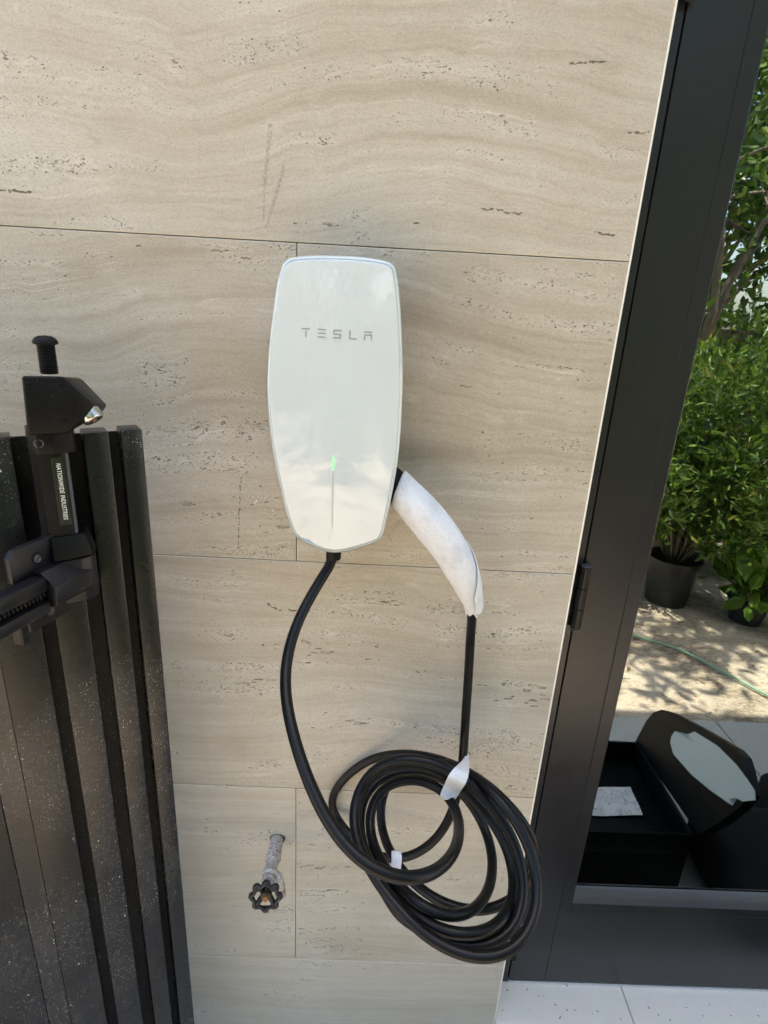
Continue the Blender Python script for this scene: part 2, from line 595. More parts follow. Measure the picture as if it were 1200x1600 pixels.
def window_glass():
    t = NT('dark_reflective_glass')
    t.t.nodes.remove(t.b)
    lw = t.new('LayerWeight')
    lw.inputs['Blend'].default_value = 0.25
    gl = t.new('BsdfGlossy')
    gl.inputs['Roughness'].default_value = 0.0
    gl.inputs['Color'].default_value = (0.94, 1.0, 0.98, 1)
    tr = t.new('BsdfTransparent')
    tr.inputs['Color'].default_value = (0.30, 0.36, 0.34, 1)
    mx = t.new('MixShader')
    t.put(mx.inputs[0], t.math('ADD', t.math('MULTIPLY', lw.outputs['Fresnel'], 0.5), 0.32, clamp=True))
    t.put(mx.inputs[1], tr)
    t.put(mx.inputs[2], gl)
    t.put(t.out.inputs[0], mx)
    return t.m


M['glass'] = window_glass()


def speckled(name, base, dark, spec_amount, sc=120.0):
    t = NT(name)
    w = t.wpos()
    n = t.noise(w, 30, 5, 0.65)
    c = t.mix(n, tuple(v * 0.88 for v in base), base)
    v = t.vor(t.vmath('ADD', w, t.vmath('MULTIPLY', t.vmath('SUBTRACT', _noisecol(t, w, 150.0), (0.5, 0.5, 0.5)), (0.012, 0.012, 0.012))), sc)
    k = t.step(t.math('SUBTRACT', v.outputs['Distance'], t.step(v.outputs['Color'], 1.0 - spec_amount, 1.0, 0.0, 0.25)), -0.06, 0.02, 1.0, 0.0)
    c = t.mix(t.math('MULTIPLY', k, 0.85), c, dark)
    return t.set(c, 0.7, 0.0, t.bump(n, 0.001, 0.5), 0.3)


M['sill'] = speckled('pale_limestone_with_dirt', (0.70, 0.665, 0.60), (0.10, 0.09, 0.08), 0.6, 85.0)
M['paving'] = speckled('grey_paving_stone', (0.45, 0.445, 0.425), (0.12, 0.10, 0.08), 0.5, 60.0)


def soil():
    t = NT('dry_sandy_soil')
    w = t.wpos()
    a = t.noise(w, 3.0, 6, 0.65)
    b = t.noise(t.scale(w, (1, 2.2, 1)), 34.0, 6, 0.8)
    c = t.ramp(t.math('ADD', t.math('MULTIPLY', a, 0.45), t.math('MULTIPLY', b, 0.55)),
               [(0.36, (0.14, 0.10, 0.07)), (0.44, (0.34, 0.265, 0.20)), (0.52, (0.58, 0.48, 0.375)), (0.64, (0.70, 0.61, 0.50))])
    red = t.vor(w, 22.0)
    c = t.mix(t.step(t.math('SUBTRACT', red.outputs['Distance'], t.step(red.outputs['Color'], 0.8, 1.0, 0.0, 0.2)), -0.05, 0.01, 0.7, 0.0), c, (0.30, 0.06, 0.035))
    return t.set(c, 0.9, 0.0, t.bump(t.math('ADD', b, t.math('MULTIPLY', t.noise(w, 120, 4), 0.4)), 0.015, 0.8), 0.2)


M['soil'] = soil()


def leafmat(name, dark, light, gloss=0.4):
    t = NT(name)
    rnd = t.new('NewGeometry').outputs['Random Per Island']
    c = t.ramp(rnd, [(0.0, dark), (0.6, tuple((a + b) / 2 for a, b in zip(dark, light))), (0.94, light), (1.0, (0.42, 0.36, 0.10))])
    t.set(c, gloss, 0.0, None, 0.45)
    tl = t.new('BsdfTranslucent')
    t.put(tl.inputs[0], t.mix(1.0, c, (0.9, 1.0, 0.35), 'MULTIPLY'))
    mx = t.new('MixShader')
    mx.inputs[0].default_value = 0.42
    t.put(mx.inputs[1], t.b)
    t.put(mx.inputs[2], tl)
    t.put(t.out.inputs[0], mx)
    return t.m


M['leaf_bush'] = leafmat('fine_bush_leaf', (0.05, 0.10, 0.026), (0.24, 0.37, 0.08))
M['leaf_tree'] = leafmat('tree_leaf', (0.03, 0.075, 0.02), (0.16, 0.26, 0.06))
M['leaf_broad'] = leafmat('broad_glossy_leaf', (0.08, 0.17, 0.025), (0.20, 0.34, 0.06), 0.3)
M['bark'] = simple('grey_bark', (0.16, 0.135, 0.11), 0.9, var=0.4, scale=18, bumpd=0.01, bscale=40)
M['pot'] = simple('black_nursery_pot', (0.022, 0.025, 0.027), 0.45, var=0.3)
M['hose'] = simple('green_hose', (0.26, 0.46, 0.33), 0.5)
M['case'] = simple('black_case_plastic', (0.004, 0.0065, 0.0075), 0.4, var=0.25, spec=0.12)
M['fabric'] = simple('black_bag_fabric', (0.005, 0.005, 0.0055), 0.9, var=0.25, scale=200, bumpd=0.0008)
M['insert'] = simple('pale_foam_insert', (0.66, 0.74, 0.74), 0.6, var=0.05)


def paper():
    t = NT('printed_leaflet_paper')
    p = t.pos()
    n = t.noise(p, 60.0, 3, 0.6, 1.5)
    k = t.math('MULTIPLY', t.step(t.math('ABSOLUTE', t.math('SUBTRACT', n, 0.5)), 0.0, 0.05, 1.0, 0.0), t.step(t.noise(p, 22.0, 2), 0.42, 0.50))
    return t.set(t.mix(t.math('MULTIPLY', k, 0.7), (0.78, 0.78, 0.80), (0.12, 0.12, 0.13)), 0.7)


M['paper'] = paper()

# ================================================================== THE SETTING
EDGE_X = 0.2986            # right edge of the stone wall
JZ = CAM[2] + 0.0804       # height of the upper joint
TH = 0.4199                # tile height
TW = 0.815                 # tile width
SILL_Z = 0.10
DOOR_Y = 0.072

tag(ob('soil_ground', box(-150, 150, -150, 150, -0.30, -0.012), M['soil']), 'dry tan soil strewn with litter, mirrored in the door glass', 'ground', kind='structure')

pav = tag(ob('paving', box(-6.05, 6.05, -0.93, 0.30, -0.20, -0.006), M['mortar']), 'grey stone paving strip along the house wall', 'paving', kind='structure')
for i in range(-6, 7):
    x0 = 1.395 + i * 0.9
    if x0 < 6 and x0 + 0.9 > -6:
        ob('paving_slab', box(x0 + 0.002, x0 + 0.898, -0.925, -0.010, -0.03, 0.0, bev=0.002), M['paving'], pav)

# stone wall with its tiles
wall = tag(ob('stone_wall', box(-3.4, EDGE_X - 0.004, 0.011, 0.34, -0.2, 3.3), M['mortar']),
           'beige travertine tiled wall carrying the white charger', 'wall')
row_par = {-5: (.9, .02, 0, .7), -4: (.6, .02, .0, .9), -3: (.8, .0, 0, .7), -2: (.8, .03, 0, .8), -1: (.6, 0, 0, .9),
           0: (.85, .035, .06, 1.05), 1: (.65, -.004, .04, 1.15), 2: (.42, .01, .14, 1.35), 3: (.42, .03, .32, 1.1), 4: (.40, .035, .38, 1.1)}
tilemesh = {}
G = 0.0006
for r in range(-5, 5):
    z1 = JZ - (r - 1) * TH
    z0 = z1 - TH
    if z0 < -0.2:
        z0 = -0.19
    z1 = min(z1, 3.3)
    x1 = EDGE_X
    first = TW / 2 if r % 2 == 1 else TW
    k = 0
    while x1 > -3.4:
        x0 = x1 - (first if k == 0 else TW)
        e = 0.0023 if k == 0 else 0.0
        o = ob('stone_tile', box(x0 + G, x1 - G - e, 0.0, 0.03, z0 + G, z1 - G, bev=0.0009), M['travertine'], wall)
        o.data.materials.append(M['arris'])
        for pl in o.data.polygons:
            if max(abs(c) for c in pl.normal) < 0.95:
                pl.material_index = 1          # arris catching the sky, its brightness put into a paler colour
        wv, tone, gr, pt = row_par[r]
        if r == 1 and k == 0:
            tone -= 0.02
        if r == 3 and k == 1:
            tone += 0.015
        o['wave'], o['tone'], o['grey'], o['pit'] = float(wv), float(tone), float(gr), float(pt)
        x1 = x0
        k += 1
ob('edge_highlight_strip', box(EDGE_X - 0.0026, EDGE_X - 0.0001, 0.0008, 0.10, -0.19, 3.3, bev=0.0004), M['edge_highlight'], wall)  # added strip; the bright edge highlight is put into its pale colour

# rest of the house: roof, interior room and the wall beyond the door (closed, so no sun leaks in)
house = tag(ob('house_shell', add_box(add_box(add_box(add_box(bmesh.new(), -3.4, 3.6, 4.0, 4.2, -0.2, 3.3), 2.02, 3.6, 0.02, 0.34, -0.2, 3.3),
            3.4, 3.6, 0.34, 4.0, -0.2, 3.3), -3.4, -3.2, 0.34, 4.0, -0.2, 3.3), M['roof']), 'rendered house walls enclosing the dark room behind the glass', 'house', kind='structure')
tag(ob('roof', box(-3.5, 3.7, 0.0, 4.3, 3.303, 3.45), M['roof']), 'flat house roof above the stone wall', 'roof', kind='structure')
tag(ob('lintel', box(EDGE_X + 0.001, 2.018, 0.03, 0.33, 2.42, 3.30), M['roof']), 'rendered lintel above the glazed door', 'lintel', kind='structure')
room = tag(ob('room_floor', box(-3.19, 3.39, 0.345, 3.99, -0.1, 0.05), M['interior']), 'dark floor of the room behind the door', 'floor', kind='structure')
tag(ob('room_partition', box(-3.19, 3.39, 2.2, 2.3, 0.051, 3.30), M['interior']), 'dark partition inside the room', 'partition', kind='structure')

# threshold
sill = tag(ob('stone_threshold', box(EDGE_X + 0.0005, 2.02, 0.006, 0.34, -0.15, SILL_Z - 0.012), M['mortar']),
           'pale speckled stone threshold under the glazed door', 'threshold')
sx = at(1012, 1556)[0] + 0.055
for x0, x1 in ((EDGE_X + 0.0008, 0.585), (0.5865, 1.3), (1.3015, 2.018)):
    ob('threshold_slab', box(x0, x1, -0.004, 0.33, SILL_Z - 0.030, SILL_Z, bev=0.0015), M['sill'], sill)

# ================================================================== GLAZED DOOR
door = tag(empty('glazed_door', (0.34, DOOR_Y, SILL_Z)), 'black metal framed glass door reflecting the garden', 'door')


def dpart(name, bm, mat, parent=door, **k):
    bmesh.ops.translate(bm, vec=(-0.34, -DOOR_Y, -SILL_Z), verts=bm.verts)
    return ob(name, bm, mat, parent, **k)


DT, DR = 2.34, 1.96
dpart('jamb', add_box(box(0.2995, 0.3375, 0.0725, 0.16, SILL_Z + 0.001, 2.42, bev=0.0008), 0.3375, 0.3420, 0.090, 0.16, SILL_Z + 0.001, 2.42), M['door_metal'])
dpart('jamb', box(DR + 0.004, 2.018, 0.0725, 0.16, SILL_Z + 0.001, 2.42, bev=0.0008), M['door_metal'])
dpart('head_jamb', box(0.3422, DR + 0.0035, 0.0725, 0.16, DT + 0.003, 2.42, bev=0.0008), M['door_metal'])
dpart('stile', box(0.3395, 0.4168, DOOR_Y, 0.112, 0.107, DT, bev=0.0006), M['door_metal'])
dpart('stile', box(DR - 0.078, DR, DOOR_Y, 0.112, 0.107, DT, bev=0.0006), M['door_metal'])
dpart('bottom_rail', box(0.4173, DR - 0.0785, DOOR_Y + 0.0003, 0.112, 0.107, 0.322, bev=0.0006), M['door_metal'])
dpart('top_rail', box(0.4173, DR - 0.0785, DOOR_Y + 0.0003, 0.112, DT - 0.14, DT, bev=0.0006), M['door_metal'])
dpart('glazing_bead', box(0.4173, 0.4408, DOOR_Y + 0.0008, 0.095, 0.3215, DT - 0.141, bev=0.0012), M['door_metal'])
dpart('glazing_bead', box(DR - 0.102, DR - 0.0785, DOOR_Y + 0.0008, 0.095, 0.3215, DT - 0.141, bev=0.0012), M['door_metal'])
b = bmesh.new()
add_loft(b, [[(x, 0.0732, 0.3222), (x, 0.0732, 0.3405), (x, 0.0748, 0.3412), (x, 0.095, 0.3412), (x, 0.095, 0.3222)] for x in (0.4410, DR - 0.1022)])
dpart('glazing_bead', b, M['door_metal'])
b = bmesh.new()
add_loft(b, [[(x, 0.0735, 0.3414), (x, 0.0745, 0.3580), (x, 0.0752, 0.3605), (x, 0.079, 0.3730), (x, 0.0845, 0.3770), (x, 0.0845, 0.3414)] for x in (0.4412, DR - 0.1024)])
dpart('gasket', b, M['gasket'], smooth=40)
dpart('gasket', box(0.4409, 0.4424, 0.0765, 0.0850, 0.3775, DT - 0.142), M['rubber'])
pane = dpart('glass_pane', box(0.436, DR - 0.098, GLASS_Y, GLASS_Y + 0.0003, 0.33, DT - 0.135), M['glass'])
dpart('door_sweep', box(0.3395, DR, 0.0705, 0.108, 0.1005, 0.1065, bev=0.0006), M['alu'])
dpart('spacer_bar', box(0.4430, DR - 0.104, GLASS_Y + 0.012, GLASS_Y + 0.020, 0.345, 0.4), M['gasket'])


def hinge(zc, hh):
    h = bmesh.new()
    for i in range(3):
        a, c = zc - hh + i * hh * 2 / 3, zc - hh + (i + 1) * hh * 2 / 3
        add_lathe(h, [(0, 0.0075), (0.0004, 0.0082), (c - a - 0.0012, 0.0082), (c - a - 0.0008, 0.0075)], (0.3385, 0.0615, a), (0, 0, 1), 18)
    add_box(h, 0.3270, 0.3385, 0.0690, 0.0724, zc - hh, zc + hh, bev=0.0004)
    o = dpart('hinge', h, M['hinge'], smooth=40)
    c = bmesh.new()
    add_lathe(c, [(0, 0.0074), (0.0018, 0.0082), (0.003, 0.0060)], (0.3385, 0.0615, zc + hh), (0, 0, 1), 18)
    add_lathe(c, [(0, 0.0074), (0.0018, 0.0082), (0.003, 0.0060)], (0.3385, 0.0615, zc - hh), (0, 0, -1), 18)
    dpart('pin_cap', c, M['gasket'], o, smooth=40)


hinge(1.035, 0.055)
hinge(1.868, 0.055)
hinge(0.30 - 0.055, 0.05)

# ================================================================== METAL GATE WITH LATCH
P0 = (-0.2604, -0.13)
GA = math.atan2(0.5425, 0.8401)
gate = tag(empty('metal_gate', (P0[0], P0[1], 0.0), GA), 'black dusty metal gate of vertical boards angled before the wall', 'gate')
GT = 1.3130
bounds = [(-0.022, 0.0, 0.0), (-0.059, -0.0338, 0.0), (-0.109, -0.0757, 0.0), (-0.1655, -0.1228, 0.0), (-0.300, -0.192, 0.012),
          (-0.36, -0.318, 0.0), (-0.415, -0.376, 0.0), (-0.475, -0.431, 0.0), (-0.53, -0.49, 0.0), (-0.59, -0.545, 0.0)]
for i, (a, c, dep) in enumerate(bounds):
    ob('board', box(a, c, dep, 0.030, 0.03, GT - (0.001 if i % 2 else 0.0), bev=0.0016, seg=2), M['gate_metal'], gate, smooth=40)
b = bmesh.new()
add_loft(b, [[(-0.1660, 0.002, z), (-0.1660, 0.03, z), (-0.1910, 0.03, z), (-0.1915, 0.0125, z)] for z in (0.031, GT - 0.002)])
ob('splayed_trim', b, M['gate_metal'], gate)
ob('backing_panel', box(-0.588, -0.001, 0.0245, 0.0295, 0.034, GT - 0.006), M['gate_back'], gate)

latch = empty('latch', (0, 0, 0))
latch.parent = gate


def prism_xy(poly, z0, z1, bev=0.0):
    """poly of (x, off) in gate space, extruded in height; off counts towards the camera"""
    bm = loft([[(x, -o, z) for x, o in poly] for z in (z0, z1)])
    if bev:
        bmesh.ops.bevel(bm, geom=bm.edges[:], offset=bev, segments=2, affect='EDGES', profile=0.5)
    return bm


tubep = [(-0.1090, 0.002), (-0.1090, 0.030), (-0.1035, 0.040), (-0.0990, 0.0415), (-0.0835, 0.0415), (-0.0790, 0.039), (-0.0762, 0.033), (-0.0762, 0.002)]
ob('tube_housing', prism_xy(tubep, 1.2155, 1.3035), M['latch_plastic'], latch, smooth=25)
ob('rail_strip', prism_xy([(-0.0800, 0.0400), (-0.0775, 0.0385), (-0.0768, 0.0365), (-0.0790, 0.038)], 1.217, 1.303), M['gasket'], latch)
ob('label_plate', box(-0.0925, -0.0822, -0.0419, -0.0412, 1.228, 1.298, bev=0.0001), M['label'], latch)
# print on the label
cu = bpy.data.curves.new('label_text', 'FONT')
cu.body = 'NATIONWIDE INDUSTRIES'
cu.size = 0.0056
cu.shear = 0.22
cu.offset = 0.00004
cu.space_character = 1.12
cu.align_x = 'LEFT'
cu.align_y = 'CENTER'
tmp = bpy.data.objects.new('tmp', cu)
COL.objects.link(tmp)
bpy.context.view_layer.update()
tm = bpy.data.meshes.new_from_object(tmp.evaluated_get(bpy.context.evaluated_depsgraph_get()))
bpy.data.objects.remove(tmp)
xs = [v.co.x for v in tm.vertices]
kx = 0.0585 / (max(xs) - min(xs))
for v in tm.vertices:
    x, y = v.co.x * kx, v.co.y
    v.co = (-0.0870 + y, -0.04205, 1.2925 - x)
tm.materials.append(M['print'])
to = bpy.data.objects.new('printed_text', tm)
COL.objects.link(to)
to.parent = latch
tag(to, 'white slanted maker lettering running down the latch tube')
# clamp under the head
ob('upper_clamp', prism_xy([(-0.1095, 0.002), (-0.1095, 0.034), (-0.102, 0.0435), (-0.0885, 0.0445), (-0.0715, 0.0425), (-0.0690, 0.036), (-0.0690, 0.002)], 1.3025, 1.3240, 0.0006), M['latch_plastic'], latch, smooth=30)
sc = bmesh.new()
add_lathe(sc, [(0, 0.0044), (0.0008, 0.0044), (0.0012, 0.0036), (0.0006, 0.0030), (0.0003, 0.0)], (-0.1005, -0.0425, 1.3130), (-0.2, -1, 0), 16)
ob('clamp_screw', sc, M['gasket'], latch, smooth=40)
# slanted head, wider at the back than at the front
fr = [(-0.1062, 1.3770), (-0.0745, 1.3762), (-0.0512, 1.3490), (-0.0560, 1.3405), (-0.0750, 1.3225), (-0.1085, 1.3225)]
bk = [(-0.1055, 1.3700), (-0.0540, 1.3695), (-0.0325, 1.3410), (-0.0390, 1.3330), (-0.0700, 1.3165), (-0.1075, 1.3170)]
hd = loft([[(x, -0.004, z) for x, z in bk], [(x, -0.050, z) for x, z in fr]])
bmesh.ops.bevel(hd, geom=hd.edges[:], offset=0.0026, segments=3, affect='EDGES', profile=0.5)
ob('slanted_head', hd, M['latch_plastic'], latch, smooth=40)
for x, z in ((-0.101, 1.369), (-0.076, 1.368), (-0.066, 1.352), (-0.078, 1.335)):
    ob('head_screw', lathe([(0, 0.0018), (0.0006, 0.0018), (0.0003, 0.0011), (0.0, 0.0011)], (x, -0.0502, z), (0, -1, 0), 12), M['rubber'], latch, smooth=40)
ax = np.array([0.42, -0.42, -0.80])
ax /= np.linalg.norm(ax)
lo = np.array([-0.0530, -0.040, 1.3375])
ob('lock_cylinder', lathe([(-0.004, 0.0102), (0.0042, 0.0102), (0.0056, 0.0096), (0.0064, 0.0082), (0.0061, 0.0072), (0.0058, 0.0)], lo, ax, 28), M['steel'], latch, smooth=40)
ob('key_slot', box(-0.0006, 0.0006, -0.0028, 0.0028, -0.0003, 0.0006), M['rust'], latch).matrix_local = Matrix.Translation(lo + ax * 0.0060) @ Vector(ax).to_track_quat('Z', 'Y').to_matrix().to_4x4()
# pull knob with bellows
kc = (-0.0830, -0.030, 1.3765)
pr = [(0.0, 0.0072)]
for i in range(13):
    z = 0.0004 + i * 0.00205
    pr += [(z, 0.0069), (z + 0.0007, 0.0079), (z + 0.0014, 0.0079), (z + 0.0020, 0.0069)]
ob('bellows', lathe(pr, kc, (0, 0, 1), 24), M['rubber'], latch, smooth=50)
ob('knob', lathe([(0.0262, 0.0068), (0.0270, 0.0100), (0.0282, 0.0108), (0.0300, 0.0104), (0.0325, 0.0086), (0.0342, 0.0055), (0.0348, 0.0)], kc, (0, 0, 1), 28), M['rubber'], latch, smooth=40)
# lower collar and catch
col_t = [(-0.1085, 0.002), (-0.1085, 0.034), (-0.1020, 0.0440), (-0.0890, 0.0440), (-0.0720, 0.0415), (-0.0680, 0.0300), (-0.0680, 0.002)]
col_b = [(-0.1100, 0.002), (-0.1100, 0.038), (-0.1020, 0.0500), (-0.0870, 0.0500), (-0.0680, 0.0455), (-0.0625, 0.0320), (-0.0625, 0.002)]
cl = loft([[(x, -o, 1.2165) for x, o in col_t], [(x, -o, 1.1985) for x, o in col_b], [(x, -o, 1.1935) for x, o in col_b]])
ob('collar', cl, M['latch_plastic'], latch, smooth=25)
cb = prism_xy([(-0.1060, 0.002), (-0.1060, 0.042), (-0.0960, 0.0505), (-0.0780, 0.0490), (-0.0690, 0.0455), (-0.0640, 0.0370), (-0.0625, 0.025), (-0.0625, 0.002)], 1.1440, 1.1915, 0.0009)
ob('catch_body', cb, M['strike_plastic'], latch, smooth=28)

# strike that reaches out from the next post
u = np.array([-0.76, -0.65, 0.0])
u /= np.linalg.norm(u)
vv = np.array([0.65, -0.76, 0.0])
vv /= np.linalg.norm(vv)
strike = empty('strike')
strike.parent = gate
strike.matrix_local = Matrix(((u[0], vv[0], 0, -0.0895), (u[1], vv[1], 0, -0.030), (0, 0, 1, 0.012), (0, 0, 0, 1)))
blk = loft([[(q, 0.0, 1.143), (q, 0.022, 1.143), (q, 0.025, 1.147), (q, 0.025, 1.1650), (q, 0.010, 1.1785), (q, 0.0, 1.1785)] for q in (-0.004, 0.043)])
bmesh.ops.bevel(blk, geom=blk.edges[:], offset=0.0008, segments=2, affect='EDGES', profile=0.5)
ob('strike_block', blk, M['strike_plastic'], strike, smooth=30)
fl = loft([[(0.004, q, 1.170), (0.062, q, 1.170), (0.066, q, 1.175), (0.066, q, 1.200), (0.060, q, 1.2065), (0.014, q, 1.2075), (0.004, q, 1.200)] for q in (-0.006, 0.001)])
bmesh.ops.bevel(fl, geom=fl.edges[:], offset=0.0007, segments=2, affect='EDGES', profile=0.5)
ob('strike_flange', fl, M['strike_plastic'], strike, smooth=30)
ob('flange_slot', lathe([(0, 0.0062), (0.0003, 0.0062)], (0.037, 0.0010, 1.1905), (0, 1, 0), 20), M['rubber'], strike)
ob('flange_screw', lathe([(0, 0.0042), (0.0014, 0.0040), (0.0022, 0.0026), (0.0018, 0.0012), (0.0010, 0.0)], (0.037, 0.0013, 1.1895), (0, 1, 0), 18), M['gasket'], strike, smooth=40)
ob('guide_rail', box(0.0432, 0.150, 0.001, 0.0175, 1.1595, 1.1760, bev=0.004, seg=2), M['strike_plastic'], strike, smooth=40)
ob('guide_rail', box(0.0432, 0.150, 0.002, 0.0180, 1.1370, 1.1505, bev=0.003, seg=2), M['strike_plastic'], strike, smooth=40)
hel = [(0.046 + 0.1 * i / 400, 0.009 + 0.0050 * math.cos(i * 0.36), 1.1558 + 0.0050 * math.sin(i * 0.36)) for i in range(400)]
ob('spring', tube(hel, 0.0010, 6), M['hinge'], strike, smooth=179)
ob('spring_core', tube([(0.044, 0.007, 1.1558), (0.15, 0.007, 1.1558)], 0.0032, 10), M['rubber'], strike, smooth=60)
for zz in (1.1690, 1.1500):
    ob('end_boss', lathe([(0, 0.0028), (0.0006, 0.0028), (0.0002, 0.0018), (0.0, 0.0)], (0.0432, 0.0180, zz), (1, 0, 0), 14), M['rubber'], strike, smooth=40)
ob('end_boss', lathe([(0, 0.0046), (0.0006, 0.0046), (0.0003, 0.0036), (0.0, 0.0)], (0.0432, 0.0130, 1.1590), (1, 0, 0), 16), M['rubber'], strike, smooth=40)
ob('lower_plate', box(0.008, 0.058, -0.004, 0.004, 1.118, 1.1455, bev=0.001), M['strike_plastic'], strike)
ob('plate_screw', lathe([(0, 0.0046), (0.0016, 0.0044), (0.0020, 0.0030), (0.0008, 0.0)], (0.034, 0.0041, 1.1310), (0, 1, 0), 18), M['gasket'], strike, smooth=40)
ob('release_tab', box(0.066, 0.076, 0.000, 0.012, 1.115, 1.1402, bev=0.0015), M['strike_plastic'], strike)

# ================================================================== WALL CHARGER
FY = -0.098
outline_px = [(440.6, 412.5), (432.5, 441.7), (426, 487), (420, 536), (417.2, 581.5), (417, 614), (420, 663), (427.6, 718), (437.4, 763.5), (447, 806),
              (455.5, 831), (462.5, 842.5), (480, 852.5), (499, 861.5), (513, 865.5), (528, 866.3), (543, 864.0), (567, 857.5), (588, 850), (597.5, 840), (604.7, 812), (616, 757), (624, 705), (628.5, 640),
              (630, 581.5), (627.5, 503.5), (624, 455), (619.5, 423), (615, 414), (606, 408), (582, 403), (546, 399.5), (497.5, 398.5), (462, 400.5), (449, 404.5)]
pts = [at(x, y, FY) for x, y in outline_px]
ring = spline([(p[0], p[2], 0.0) for p in pts + pts[:1]], 0.004)[:-1, :2]
NR = len(ring)
cen = np.array([at(525, 630, FY)[0], at(525, 630, FY)[2]])


def inset(d):
    out = []
    for i in range(NR):
        tg = ring[(i + 1) % NR] - ring[i - 1]
        n = np.array([-tg[1], tg[0]]) / (np.linalg.norm(tg) + 1e-9)
        if n @ (cen - ring[i]) < 0:
            n = -n
        out.append(ring[i] + n * d)
    return np.array(out)


def dome(x, z):
    dx, dz_ = (x - cen[0]) / 0.0775, (z - cen[1]) / 0.1725
    low = min(1.0, max(0.0, (-dz_ - 0.35) / 0.65))
    return -0.1005 - 0.0040 * max(0.0, 1 - dx * dx) * max(0.0, 1 - 0.75 * dz_ * dz_) + 0.006 * low * low


charger = tag(empty('wall_charger', (cen[0], 0, cen[1])), 'white glass-fronted wall charger with silver lettering and green light', 'charger')


def cpart(name, bm, mat, parent=charger, **k):
    bmesh.ops.translate(bm, vec=(-cen[0], 0, -cen[1]), verts=bm.verts)
    return ob(name, bm, mat, parent, **k)


i5 = inset(0.0035)
face_rings = []
for k in (1.0, 0.985, 0.96, 0.92, 0.85, 0.75, 0.62, 0.48, 0.34, 0.2, 0.08):
    q = cen + (i5 - cen) * k
    face_rings.append([(x, dome(x, z) + (0.0 if k < 1 else 0.0003), z) for x, z in q])
face = cpart('glass_face', loft(face_rings), M['white_glass'], smooth=179)


def rg(d, y, off=None):
    return [(x, (y if off is None else dome(x, z) + off), z) for x, z in inset(d)]


rimb = loft([rg(0.0036, 0, 0.0002), rg(0.0028, 0, 0.0004), rg(0.0018, 0, 0.0012), rg(0.0009, 0, 0.0026), rg(0.0003, 0, 0.0042), rg(0.0, -0.0925), rg(0.0004, -0.0895), rg(0.0016, -0.0880)], cap=(False, True))
cpart('glass_rim', rimb, M['rim'], smooth=60)
body = loft([rg(0.0010, -0.0872), rg(0.0006, -0.0850), rg(0.0010, -0.0700), rg(0.0060, -0.0450), rg(0.0090, -0.0200), rg(0.0100, -0.0005)])
cpart('back_shell', body, M['charger_body'], smooth=50)


def strip(px0, py0, px1, py1, off=0.0003):
    """thin bar in the face from picture corner to picture corner"""
    A, B = at(px0, py0, -0.104), at(px1, py1, -0.104)
    return A, B


def face_bar(bm, x0, x1, z0, z1, th=0.0004, slant=0.0):
    n = 4
    rings = []
    for i in range(n + 1):
        x = x0 + (x1 - x0) * i / n
        rings.append([(x, dome(x, z0) - th, z0), (x, dome(x, z1) - th, z1), (x, dome(x, z1) + 0.0006, z1), (x, dome(x, z0) + 0.0006, z0)])
    return add_loft(bm, rings)


T0, T1 = at(471, 514.2, -0.1040), at(581.5, 518.2, -0.1040)
lz1 = 0.5 * (T0[2] + T1[2]) + 0.0006
lh = 0.0092
lw = 0.0014


def letter(bars):
    bm = bmesh.new()
    for x0, x1, z0, z1 in bars:
        face_bar(bm, x0, x1, z0, z1)
    return bm


xs_l = [at(x, 520, -0.104)[0] for x in (471.5, 496.5, 520.5, 545.5, 569.0)]
W = 0.0088
x = xs_l[0]
letters = [[(x, x + W, lz1 - lw, lz1), (x + W / 2 - lw / 2, x + W / 2 + lw / 2, lz1 - lh, lz1 - lw - 0.0011)]]
x = xs_l[1]
letters.append([(x, x + W, lz1 - lw, lz1), (x, x + W, lz1 - lh / 2 - lw / 2, lz1 - lh / 2 + lw / 2), (x, x + W, lz1 - lh, lz1 - lh + lw)])
x = xs_l[2]
letters.append([(x, x + W, lz1 - lw, lz1), (x, x + lw, lz1 - lh / 2 + lw / 2, lz1 - lw), (x, x + W, lz1 - lh / 2 - lw / 2, lz1 - lh / 2 + lw / 2),
                (x + W - lw, x + W, lz1 - lh + lw, lz1 - lh / 2 - lw / 2), (x, x + W, lz1 - lh, lz1 - lh + lw)])
x = xs_l[3]
letters.append([(x, x + lw, lz1 - lh, lz1), (x + lw, x + W, lz1 - lh, lz1 - lh + lw)])
x = xs_l[4]
letters.append([(x, x + W, lz1 - lw, lz1), (x, x + W, lz1 - lw * 2 - 0.0017, lz1 - lw - 0.0017), (x, x + lw, lz1 - lh, lz1 - lw * 2 - 0.0017), (x + W - lw, x + W, lz1 - lh, lz1 - lw * 2 - 0.0017)])
for L in letters:
    bm = letter(L)
    bmesh.ops.translate(bm, vec=(-cen[0], 0, -cen[1]), verts=bm.verts)
    tag(ob('letter', bm, M['logo'], face), 'silver-grey wide-spaced maker letter')
ga, gb, gc = at(521, 714, -0.1043), at(521, 735, -0.1043), at(521.5, 829, -0.1035)
nb = bmesh.new()
for z0, z1, bm_, m_, nm_ in ((gb[2], ga[2], nb, 'led', 'status_light'), (gc[2], gb[2] - 0.0002, None, 'linegrey', 'light_slot')):
    bm_ = bmesh.new()
    w_ = 0.0008 if m_ == 'led' else 0.0008
    N_ = 8
    rings = []
    for i in range(N_ + 1):
        z = z0 + (z1 - z0) * i / N_
        k = 1.0 if 0 < i < N_ else 0.5
        xc = ga[0]
        rings.append([(xc - w_ * k, dome(xc, z) - 0.00035, z), (xc + w_ * k, dome(xc, z) - 0.00035, z), (xc + w_ * k, dome(xc, z) + 0.0006, z), (xc - w_ * k, dome(xc, z) + 0.0006, z)])
    add_loft(bm_, rings)
    bmesh.ops.translate(bm_, vec=(-cen[0], 0, -cen[1]), verts=bm_.verts)
    ob(nm_, bm_, M[m_], face)
